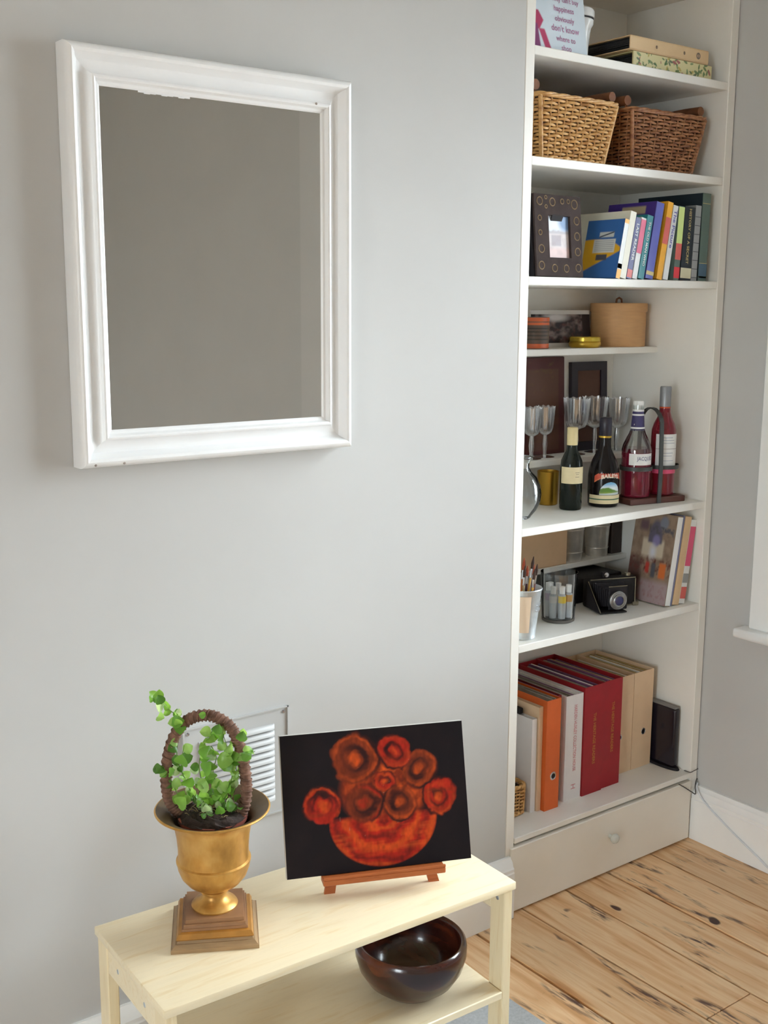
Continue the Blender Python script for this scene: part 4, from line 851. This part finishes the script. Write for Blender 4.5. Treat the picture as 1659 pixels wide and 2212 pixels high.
MB().lathe([(0.0419, 0.128), (0.0419, 0.134), (0.0385, 0.148), (0.031, 0.165), (0.0235, 0.180), (0.0190, 0.193), (0.0172, 0.208), (0.0150, 0.240), (0.0145, 0.262)], 40).build('bottle_glass', M_thin('greenish_glass', (0.84, 0.87, 0.84, 1), 0.12), jq, 50)
MB().lathe([(0.0198, 0.188), (0.0182, 0.206), (0.0160, 0.240), (0.0152, 0.242)], 28).build('neck_label', m_navy, jq, 50)
for z0_, z1_, r in ((0.194, 0.1985, 0.0199), (0.2305, 0.235, 0.0172)): wrap_label('neck_stripe', r, z0_, z1_, 0, 2*PI, m_wlab, jq, 28)
MB().add([((0.0186-0.0011*k)*math.cos(PHJ-0.9+0.25*k+e), (0.0186-0.0011*k*0.35)*math.sin(PHJ-0.9+0.25*k+e), 0.203+0.0032*k+(0.004 if s else 0)) for k in range(8) for s, e in ((0, 0), (1, 0))],
         [(2*k, 2*k+2, 2*k+3, 2*k+1) for k in range(7)]).build('neck_swash', m_wlab, jq)
MB().lathe([(0.0158, 0.242), (0.0158, 0.247), (0.0142, 0.248), (0.0146, 0.250), (0.0146, 0.268), (0.0125, 0.271), (0, 0.2715)], 28).build('cap', m_wlab, jq, 50)
wrap_label('label', 0.0421, 0.094, 0.126, PHJ-0.80, PHJ+1.05, m_wlab, jq, 20)
text_wrap('lettering', 'JACQUES', 0.015, M_soft('grey_lettering', S(110, 112, 140), 0.6), jq, 0.0424, 0.112, PHJ+0.34, 0.0002, 0, 0.8)
x, y = on_carrier(1); PHR = math.radians(-118)
ro = thing('rose_bottle', 'rose wine bottle with a grey capsule and white label in the carrier', 'bottle', (x, y, Z5+0.017))
MB().lathe([(0, 0.002), (0.028, 0), (0.0345, 0.003), (0.0355, 0.010), (0.0355, 0.168), (0.0345, 0.186), (0.029, 0.205), (0.0205, 0.222), (0.0165, 0.235), (0.0152, 0.252), (0, 0.252)], 40).build('bottle_glass', m_red2, ro, 50)
MB().lathe([(0.0154, 0.236), (0.0156, 0.252), (0, 0.2521)], 28).build('neck_tint', M_soft('orange_neck', S(196, 84, 50), 0.2), ro, 50)
MB().lathe([(0.0158, 0.2525), (0.0160, 0.306), (0.0145, 0.309), (0, 0.3095)], 28).build('capsule', M_soft('grey_capsule', S(140, 142, 146), 0.35, 0.05, metal=0.3), ro, 50)
wrap_label('label', 0.0361, 0.135, 0.176, PHR-1.0, PHR+1.0, m_wlab, ro, 22); wrap_label('label', 0.0361, 0.086, 0.134, PHR-1.0, PHR+1.0, m_wlab, ro, 22)
wrap_label('pink_band', 0.0361, 0.064, 0.078, PHR-1.3, PHR+1.2, M_soft('pink_band2', S(226, 84, 122), 0.45), ro, 22); wrap_label('dark_line', 0.0362, 0.078, 0.083, PHR-1.3, PHR+1.2, m_black, ro, 22)
for z, a in ((0.166, 0.8), (0.158, 1.1), (0.150, 1.2), (0.122, 0.9), (0.114, 0.7), (0.100, 1.0)): wrap_label('print_line', 0.0364, z, z+0.0013, PHR-a/2, PHR+a/2, M_soft('faint_print', S(150, 156, 176), 0.6) if z == 0.166 else bpy.data.materials['faint_print'], ro, 8)
# brass cup and round glass vase
br = tag(MB().lathe([(0, 0.001), (0.026, 0), (0.0285, 0.002), (0.0305, 0.090), (0.0312, 0.094), (0.0300, 0.0945), (0.0290, 0.090), (0.0270, 0.004), (0, 0.004)], 40).build('brass_cup', M_soft('aged_brass', S(176, 136, 50), 0.32, 0.2, 12, metal=0.8, stretch=(3, 3, 0.4)), None, 40),
         'tall aged brass cup under the half shelf beside the wine bottle', 'cup'); br.location = (0.315, 0.230, Z5)
va = thing('glass_vase', 'round clear glass vase beside the bookcase side panel', 'vase', (0.098, 0.118, Z5))
MB().lathe([(0, 0.001), (0.026, 0), (0.030, 0.003), (0.033, 0.008), (0.046, 0.024), (0.055, 0.045), (0.0575, 0.066), (0.054, 0.090), (0.044, 0.110), (0.030, 0.124), (0.024, 0.134), (0.025, 0.148), (0.032, 0.162)], 48).build('vase_body', M_thin('vase_glass', (0.96, 0.97, 0.97, 1), 0.10, 0.02, 1.18), va, 60)
MB().tube([(0.032*math.cos(a*PI/16), 0.032*math.sin(a*PI/16), 0.162) for a in range(32)], 0.0016, 6, closed=True).build('rim', m_glass, va, 60)

# ------------------------------------------------------------------ camera shelf
cb = tag(MB().box(-0.115, 0.115, -0.04, 0.04, 0, 0.120, 0.002).build('cardboard_box', M_soft('tan_card', S(206, 172, 134), 0.75, 0.04, 20), None), 'plain tan cardboard box on the half shelf beside the tin pots', 'box'); cb.location = (0.343, 0.324, Z6B)
def tin_pot(label, x, y, rt_, rb_, h):
    t = thing('tin_pot', label, 'pot', (x, y, Z6B), 0, 'tin pots on the half shelf')
    MB().lathe([(0, 0.001), (rb_, 0), (rb_+0.001, 0.002), (rt_, h-0.004), (rt_+0.0015, h-0.002), (rt_+0.0015, h), (rt_-0.001, h), (rb_-0.002, 0.003), (0, 0.003)], 40).build('pot_body', m_tin, t, 40)
    for z in (h*0.22, h*0.80): MB().tube([((rb_+(rt_-rb_)*z/h+0.0008)*math.cos(a*PI/20), (rb_+(rt_-rb_)*z/h+0.0008)*math.sin(a*PI/20), z) for a in range(40)], 0.0014, 6, closed=True).build('bead', m_tin, t, 60)
tin_pot('tapered tin pot touching the tan cardboard box', 0.512, 0.3234, 0.041, 0.0345, 0.118); tin_pot('tapered tin pot nearer the magazines on the half shelf', 0.628, 0.3240, 0.040, 0.033, 0.118)
dbx = tag(MB().box(-0.022, 0.022, -0.03, 0.03, 0, 0.150, 0.002).build('dark_box', M_soft('dark_brown_card', S(52, 40, 34), 0.7, 0.1), None), 'narrow dark brown box behind the magazines on the half shelf', 'box'); dbx.location = (0.693, 0.330, Z6B)
# zinc bucket with paintbrushes
bk = thing('zinc_bucket', 'galvanised bucket with a paper label at the end of the shelf', 'bucket', (0.062, 0.054, Z6))
rz_ = lambda z: 0.0315+0.0145*z/0.132
MB().lathe([(0, 0.003), (0.029, 0.003), (0.0305, 0), (0.0325, 0.001), (0.0325, 0.006), (0.0318, 0.008), (rz_(0.126), 0.126), (0.0475, 0.129), (0.0482, 0.132), (0.0470, 0.134), (0.0445, 0.130), (0.0305, 0.010), (0, 0.008)], 48).build('bucket_body', m_steel, bk, 40)
bent_patch('paper_label', bk, lambda z: rz_(z)+0.0008, lambda u, v: (np.zeros(u.shape+(3,))+C3(230, 206, 180), np.ones(u.shape, bool)), math.radians(-150), math.radians(-108), 0.020, 0.118, 10, 6)
for z0_ in (0.078, 0.092): MB().tube([((rz_(z0_)+0.0015)*math.cos(a), (rz_(z0_)+0.0015)*math.sin(a), z0_+0.003*math.sin((a+0.9)*6)) for a in [math.radians(-85+i*4) for i in range(12)]], 0.0011, 5).build('side_handle', m_chrome, bk, 60)
bk_m = [M_soft('brush_handle_%d' % i, c, 0.4, 0.1, 20) for i, c in enumerate((S(196, 110, 50), S(120, 56, 44), S(212, 160, 70), S(86, 40, 48), S(176, 150, 110)))]
m_bris = M_soft('brush_bristle', S(70, 50, 42), 0.9, 0.3, 80); m_bris2 = M_soft('rust_bristle', S(176, 84, 56), 0.9, 0.3, 80)
for i, (dx, dy, tx, ty, L) in enumerate(((-.014, .006, .030, .012, .196), (.004, -.012, .024, -.006, .184), (-.002, -.018, .008, -.014, .176), (.014, .010, .016, .010, .172), (-.016, -.006, .008, -.004, .180), (.002, .016, .026, .012, .186), (.020, .000, .018, .004, .178), (-.006, -.002, .040, .004, .202))):
    t = thing('paintbrush', ['orange-handled', 'dark red-handled', 'yellow wood-handled', 'maroon-handled', 'pale wood-handled', 'thin orange-handled', 'short red-brown', 'long yellow-handled'][i]+' paintbrush standing in the zinc bucket', 'paintbrush', (0.062+dx, 0.054+dy, Z6+0.012), 0, 'paintbrushes in the zinc bucket')
    d = Vector((tx, ty, math.sqrt(max(0.01, L*L-tx*tx-ty*ty)))); ax = lambda s: d*s
    MB().tube([ax(0), ax(0.35), ax(0.72)], [0.0022, 0.0036, 0.0028], 8).build('brush_handle', bk_m[i % 5], t, 60)
    MB().tube([ax(0.72), ax(0.84)], [0.0031, 0.0036], 8).build('ferrule', m_chrome, t, 60)
    MB().tube([ax(0.84), ax(0.91), ax(1.0)], [0.0036, 0.0042, 0.001], 8).build('bristles', (m_bris, m_bris2)[i % 3 == 0], t, 60)
# glass tumbler with paint tubes
tu = thing('tumbler', 'clear glass tumbler holding paint tubes in front of the camera', 'glass', (0.257, 0.118, Z6))
MB().lathe([(0.0440, 0.001), (0.0450, 0.004), (0.0515, 0.136), (0.0500, 0.1365), (0.0425, 0.010), (0, 0.009)], 48).build('tumbler_wall', M_thin('tumbler_glass', (0.97, 0.98, 0.98, 1), 0.06, 0.03, 1.18), tu, 40)
MB().lathe([(0, 0), (0.0430, 0), (0.0452, 0.002), (0.0455, 0.009), (0, 0.0092)], 48).build('tumbler_base', M_soft('thick_glass_base', S(96, 92, 88), 0.1, 0.1), tu, 40)
tcols = [S(196, 190, 186), S(214, 182, 40), S(196, 140, 40), S(150, 156, 160), S(170, 150, 170), S(120, 130, 150), S(200, 200, 204)]
tnm = ['silver', 'yellow-banded', 'ochre-banded', 'grey', 'lilac', 'slate blue', 'plain white']
for i, (a, r, h, tilt) in enumerate(((-166, .029, .088, 0), (-117, .029, .090, 0), (-68, .029, .092, 0), (-19, .029, .082, 0), (145, .029, .094, 0), (96, .029, .090, .0), (47, .029, .086, .0))):
    a = math.radians(a); t = thing('paint_tube', tnm[i]+' paint tube with a white cap in the glass tumbler', 'paint tube', (0.257+r*math.cos(a), 0.118+r*math.sin(a), Z6+0.0110), a, 'paint tubes in the tumbler'); t.rotation_euler = (0, tilt, a)
    MB().lathe([(0, 0), (0.0095, 0.001), (0.0105, h*0.35), (0.0105, h*0.72), (0.006, h*0.78), (0, h*0.78)], 16).build('tube_body', M_soft('tube_foil', S(176, 180, 184), 0.35, 0.1, metal=0.4) if i == 0 else bpy.data.materials['tube_foil'], t, 40)
    wrap_label('colour_band', 0.0108, h*0.50, h*0.71, 0, 2*PI, M_soft('tube_band', tcols[i], 0.4), t, 16)
    MB().lathe([(0.0075, h*0.78), (0.0078, h), (0, h*1.005)], 16).build('cap', m_wlab, t, 40)
# folding bellows camera
fc = thing('folding_camera', 'old black folding bellows camera with a silver lens ring', 'camera', (0.474, 0.132, Z6), -0.34)
m_lea = M_soft('black_leather', (0.014, 0.012, 0.012, 1), 0.6, 0.3, 120, bump=0.4, spec=0.25)
MB().box(-0.068, 0.088, -0.006, 0.030, 0.0, 0.086, 0.008, seg=3).build('body', m_lea, fc, 40)
m_trim = M_soft('worn_nickel_trim', S(150, 142, 120), 0.35, 0.2, metal=0.8)
for z in (0.0835, 0.0035): box('edge_trim', -0.062, 0.082, -0.0078, -0.006, z-0.0012, z+0.0012, m_trim, fc)
box('end_trim', 0.0805, 0.083, -0.0082, -0.006, 0.006, 0.080, m_trim, fc); box('foot_clasp', 0.074, 0.094, -0.012, -0.004, 0.0, 0.012, m_trim, fc, 0.002)
box('drop_bed', -0.066, 0.018, -0.078, -0.008, 0.002, 0.006, m_lea, fc, 0.001)
b = MB(); n = 9
for k in range(n):
    y = -0.010-k*0.0065; s = 1-0.045*k; b.box(-0.052*s-0.004, 0.044*s-0.004, y-0.0035, y, 0.042-0.036*s, 0.042+0.034*s, 0.0015)
b.build('bellows', m_black, fc)
sl = MB()
sl.add([(-0.072, -0.006, 0.078), (-0.066, -0.006, 0.078), (-0.066, -0.085, 0.006), (-0.072, -0.085, 0.006), (-0.072, -0.006, 0.006), (-0.066, -0.006, 0.006)], [(0, 1, 2, 3), (0, 3, 4), (1, 5, 2), (0, 4, 5, 1), (3, 2, 5, 4)])
sl.build('side_stay', m_black, fc)
MB().tube([(-0.069, -0.0075, 0.080), (-0.069, -0.085, 0.008)], 0.0012, 5).build('stay_edge', m_trim, fc)
ls = MB().lathe([(0.0, 0.0), (0.0255, 0.0), (0.0265, 0.003), (0.0265, 0.007), (0.0235, 0.009), (0.022, 0.008), (0.019, 0.009), (0.0185, 0.013), (0.0165, 0.0145), (0.0135, 0.0135), (0.0135, 0.010)], 40, M=TR(-0.010, -0.070, 0.038, PI/2)).build('lens_ring', M_soft('silver_ring', S(150, 148, 146), 0.35, 0.15, 30, metal=0.7), fc, 35)
MB().lathe([(0, 0.0125), (0.008, 0.0115), (0.0136, 0.0095)], 28, M=TR(-0.010, -0.070, 0.038, PI/2)).build('lens_glass', M_soft('lens_blue_glass', S(44, 46, 92), 0.08, 0.2, coat=0.8), ls, 60)
box('lens_board', -0.036, 0.022, -0.070, -0.066, 0.010, 0.080, m_black, fc, 0.002); box('lens_board_trim', -0.038, 0.020, -0.0712, -0.0695, 0.0765, 0.0785, m_trim, fc)
box('viewfinder', -0.020, 0.002, -0.002, 0.014, 0.086, 0.102, m_black, fc, 0.002); MB().lathe([(0, 0.001), (0.0068, 0.0006), (0.0072, 0)], 16, M=TR(-0.009, -0.002, 0.0945, PI/2)).build('finder_window', m_chrome, fc)
MB().lathe([(0, 0), (0.009, 0), (0.009, 0.007), (0, 0.007)], 20, M=TR(0.066, 0.012, 0.086)).build('winding_knob', m_trim, fc, 40)
cc = tag(MB().box(-0.115, 0.115, -0.058, 0.058, 0, 0.072, 0.006, seg=2).build('leather_case', m_lea, None, 40), 'black leather case behind the folding camera under the half shelf', 'case'); cc.location = (0.498, 0.262, Z6)
# magazines and books leaning at the right
def market_fn(u, v):
    n = vnoise(u, v, 9, 12, 61, 3); n2 = vnoise(u, v, 20, 26, 63, 2); c = np.zeros(u.shape+(3,))+C3(150, 130, 112)
    c = lay(c, np.clip(n*1.8-0.6, 0, 1), C3(122, 102, 86)); c = lay(c, edge(np.abs(u-0.52)-0.26, 0.04)*edge(np.abs(v-0.60)-0.10, 0.05), C3(196, 184, 164)); c = lay(c, edge(np.hypot((u-0.55), (v-0.68)*0.7)-0.17, 0.04)*edge(0.66-v, 0.03), C3(96, 92, 110)); c = lay(c, edge(np.hypot(u-0.58, (v-0.69)*1.3)-0.085, 0.05), C3(130, 124, 168))
    c = lay(c, edge(np.hypot(u-0.53, v-0.56)-0.07, 0.1), C3(206, 208, 218)); c = lay(c, edge(np.hypot(u-0.72, (v-0.90)*1.4)-0.10, 0.05), C3(122, 128, 142)); c = lay(c, edge(u-0.30, 0.1)*edge(v-0.46, 0.1)*0.85, C3(74, 48, 48)); c = lay(c, edge(np.abs(u-0.25)-0.10, 0.05)*edge(np.abs(v-0.85)-0.06, 0.06)*0.8, C3(92, 70, 84))
    c = lay(c, edge(np.abs(u-0.68)-0.30, 0.03)*edge(np.abs(v-0.83+0.03*u)-0.045, 0.02)*np.clip(n2*3-1.0, 0, 1), C3(84, 84, 92)); c = lay(c, edge(np.abs(v-0.40)-0.10, 0.06)*np.clip(n2*2.4-1.0, 0, 1), C3(96, 52, 48))
    c = lay(c, edge(np.abs(u-0.82)-0.08, 0.03)*edge(np.abs(v-0.37)-0.085, 0.03), C3(206, 110, 56)); c = lay(c, edge(np.abs(u-0.45)-0.045, 0.03)*edge(np.abs(v-0.38)-0.06, 0.03), C3(176, 58, 48)); c = lay(c, edge(np.abs(u-0.60)-0.05, 0.03)*edge(np.abs(v-0.36)-0.08, 0.03), C3(84, 86, 94))
    c = lay(c, edge(v-0.24, 0.06)*edge(0.28-u, 0.1), C3(168, 148, 150)); c = lay(c, edge(v-0.26, 0.08)*edge(u-0.30, 0.15), C3(56, 34, 34)); c = lay(c, edge(v-0.22, .1)*np.clip(n2*2.2-1.1, 0, 1)*.7, C3(150, 100, 96)); return c
g6 = 'magazines leaning by the camera'
c_stone, c_tan, c_grw = W_('stone_cover', 150, 132, 112), W_('tan_cover', 212, 180, 140), W_('greyblue_cover', 120, 122, 150)
book('thick magazine with a crowded market scene on its cover beside the camera', 0.596, 0.0220, 0.262, 0.150, 0.158, c_stone, 0.028, Z6, cover=market_fn, bands=((0.01, 0.99, m_wlab),), name='magazine', group=g6)
book('thin grey-blue book behind the market scene magazine', 0.6190, 0.0080, 0.264, 0.165, 0.158, c_grw, 0.028, Z6, group=g6)
book('tan paperback next to the grey-blue book on the camera shelf', 0.6280, 0.0275, 0.258, 0.170, 0.158, c_tan, 0.026, Z6, group=g6)
book('white magazine with a pink strip on its spine next to the tan paperback', 0.6565, 0.0244, 0.246, 0.165, 0.158, c_white, 0.026, Z6, name='magazine', group=g6, bands=((0.45, 0.92, c_pink), (0.06, 0.20, c_red), (0.25, 0.36, c_lad)))

# ------------------------------------------------------------------ file shelf
def mag_file(name, label, x0, x1, y0, h, mat, dp=0.265, paper=None, hole=None, cat='file', inner=None, group='files on the bottom shelf', drop=0.003):
    t = thing(name, label, cat, ((x0+x1)/2, y0, Z7), 0, group); w_ = (x1-x0)/2; c = 0.0022
    MB().box(-w_, w_, 0, c, 0, h).box(-w_, -w_+c, c, dp, 0, h).box(w_-c, w_, c, dp, 0, h).box(-w_+c, w_-c, dp-c, dp, 0, h).box(-w_+c, w_-c, c, dp-c, 0, c).build('box_body', mat, t)
    n = max(3, int(w_*2/0.009)); ww = (2*w_-2*c-0.002)/n
    for k in range(n):
        xa = -w_+c+0.001+k*ww; hh_ = h-drop-rnd.uniform(0, 0.012); pm = (paper or [m_paper])[k % len(paper or [1])]
        box('paper_stack', xa+0.0006, xa+ww*rnd.uniform(0.6, 0.95), c+0.006+rnd.uniform(0, 0.012), dp-0.008-rnd.uniform(0, 0.01), c, hh_, pm, t)
    if hole:
        x, z, r = hole; MB().lathe([(r*0.72, 0.0006), (r, 0.0012), (r*1.15, 0.0)], 24, M=TR(x, 0, z, PI/2)).build('finger_ring', m_chrome, t, 40)
        MB().lathe([(0, 0.0005), (r*0.75, 0.0005)], 24, M=TR(x, 0, z, PI/2)).build('finger_hole', m_black, t)
    return t
p_w, p_v, p_y, p_g, p_k = m_paper, M_soft('violet_paper', S(122, 84, 120), 0.8, 0.2, 40), M_soft('ochre_paper', S(176, 150, 96), 0.8, 0.15, 40), M_soft('grey_paper', S(150, 142, 130), 0.8, 0.15, 40), M_soft('dark_paper', S(52, 48, 50), 0.8, 0.3, 40)
m_or = M_soft('orange_binder_card', S(210, 96, 36), 0.45, 0.06, 14); m_rd = M_soft('red_binder_cloth', S(150, 18, 30), 0.5, 0.08, 30); m_fw = M_soft('white_file_card', S(226, 222, 222), 0.5, 0.02); m_fb = M_soft('beige_file_card', S(224, 194, 160), 0.55, 0.03); m_mar = M_soft('maroon_card', S(120, 22, 30), 0.5, 0.08)
basket('small tan wicker basket at the end of the bottom shelf', (0.073, 0.180, Z7), 0.052, 0.050, 0.090, 0.088, 0.082, mw1, m_log, rows=14, stakes=24, handles=False)
wf = mag_file('white_file', 'narrow plain white file between the small basket and beige folder', 0.138, 0.156, 0.085, 0.268, m_fw, 0.24, [p_w])
box('spring_clip', -0.010, 0.006, 0.05, 0.12, 0.268, 0.285, m_black, wf, 0.003)
be_f = mag_file('beige_folder', 'thin beige folder standing beside the orange binder', 0.158, 0.1725, 0.080, 0.300, m_fb, 0.26, [p_g])
mag_file('lever_arch_file', 'orange lever arch file with a round finger hole', 0.1735, 0.2275, 0.066, 0.318, m_or, 0.28, [p_w, p_g], (0.004, 0.097, 0.0105))
mag_file('maroon_folder', 'thin maroon folder between orange and white files', 0.230, 0.2565, 0.094, 0.312, m_mar, 0.26, [p_v, p_w])
wt = mag_file('magazine_file', 'white magazine file with faint red lettering down its front', 0.2605, 0.328, 0.078, 0.309, m_fw, 0.265, [p_w, p_g, p_v])
m_rl = M_soft('faint_red_lettering', S(206, 132, 138), 0.6); m_gl = M_soft('gilt_lettering', S(176, 116, 44), 0.5)
RV = Matrix.Rotation(PI/2, 4, 'Y')
text('lettering', 'HARDEN HUXLEY COLLECTION HOUSE', 0.0165, m_rl, wt, TR(0.004, -0.0006, 0.182) @ RV, 0.0002, 0.66)
text('lettering', 'H', 0.026, m_rl, wt, TR(0.002, -0.0006, 0.038) @ RV, 0.0, 0.9)
for x0, x1, zc, lb in ((0.330, 0.4105, 0.165, 'red binder with gilt lettering next to the white magazine file'), (0.4115, 0.490, 0.180, 'red binder with gilt lettering next to the beige files')):
    t = mag_file('red_binder', lb, x0, x1, 0.0735 if x0 < 0.4 else 0.078, 0.322, m_rd, 0.275, [p_w, p_y, p_g, p_v], None, 'binder')
    text('lettering', 'THE HERITAGE READERS', 0.0150, m_gl, t, TR(0.002, -0.0006, zc) @ RV, 0.0003, 0.92)
mag_file('magazine_file', 'beige magazine file beside the red binders', 0.503, 0.5880, 0.119, 0.301, m_fb, 0.235, [p_w, p_y, p_k, p_g], (-0.010, 0.115, 0.008))
mag_file('magazine_file', 'beige magazine file with finger hole beside the black router', 0.590, 0.6760, 0.118, 0.302, m_fb, 0.235, [p_k, p_w, p_y], (0.006, 0.112, 0.009))
rt_ = thing('router', 'slim upright black router on an oval foot at the corner of the shelf', 'router', (0.699, 0.090, Z7))
MB().box(-0.0115, 0.0135, -0.050, 0.062, 0.008, 0.190, 0.007, seg=3).build('router_body', M_soft('gloss_black_plastic', (0.014, 0.010, 0.016, 1), 0.22, 0.1), rt_, 40)
MB().box(-0.0095, 0.0115, -0.048, 0.060, 0.1895, 0.1955, 0.002).build('top_grille', M_soft('grey_grille', S(126, 124, 122), 0.5, 0.05), rt_)
MB().lathe([(0, 0), (0.060, 0), (0.062, 0.003), (0.058, 0.008), (0, 0.009)], 32, M=Matrix.Translation((0.0, 0.004, 0)) @ Matrix.Diagonal((0.31, 1.12, 1, 1))).build('foot', m_black, rt_, 40)
# cables
m_cw = M_soft('pale_grey_cable', S(216, 220, 226), 0.5, 0.03); m_ck = M_soft('dark_cable', S(70, 66, 66), 0.5)
P = smooth_path([Vector(p) for p in ((0.742, -0.012, 0.176), (0.730, -0.022, 0.160), (0.7245, -0.060, 0.130), (0.7240, -0.150, 0.082), (0.7235, -0.240, 0.040), (0.7225, -0.310, 0.010), (0.716, -0.420, 0.004), (0.70, -0.60, 0.004))], 8)
tag(MB().tube(P, 0.0026, 8).build('cable', m_cw, None, 60), 'pale grey cable trailing down the white baseboard to the floor', 'cable')
P = smooth_path([Vector(p) for p in ((0.655, -0.0105, 0.194), (0.680, -0.014, 0.178), (0.705, -0.020, 0.160), (0.7215, -0.022, 0.150), (0.7235, -0.018, 0.169), (0.736, -0.010, 0.180), (0.746, -0.006, 0.187))], 8)
tag(MB().tube(P, 0.0016, 6).build('wire', m_ck, None, 60), 'thin dark wire looping out over the drawer corner', 'wire')
P = smooth_path([Vector(p) for p in ((0.712, 0.016, 0.2135), (0.7135, -0.005, 0.2145), (0.730, -0.0052, 0.2150), (0.7515, -0.0035, 0.2155))], 8)
tag(MB().tube(P, 0.0012, 6).build('wire', m_ck, None, 60), 'thin dark wire crossing the side panel beside the router', 'wire')
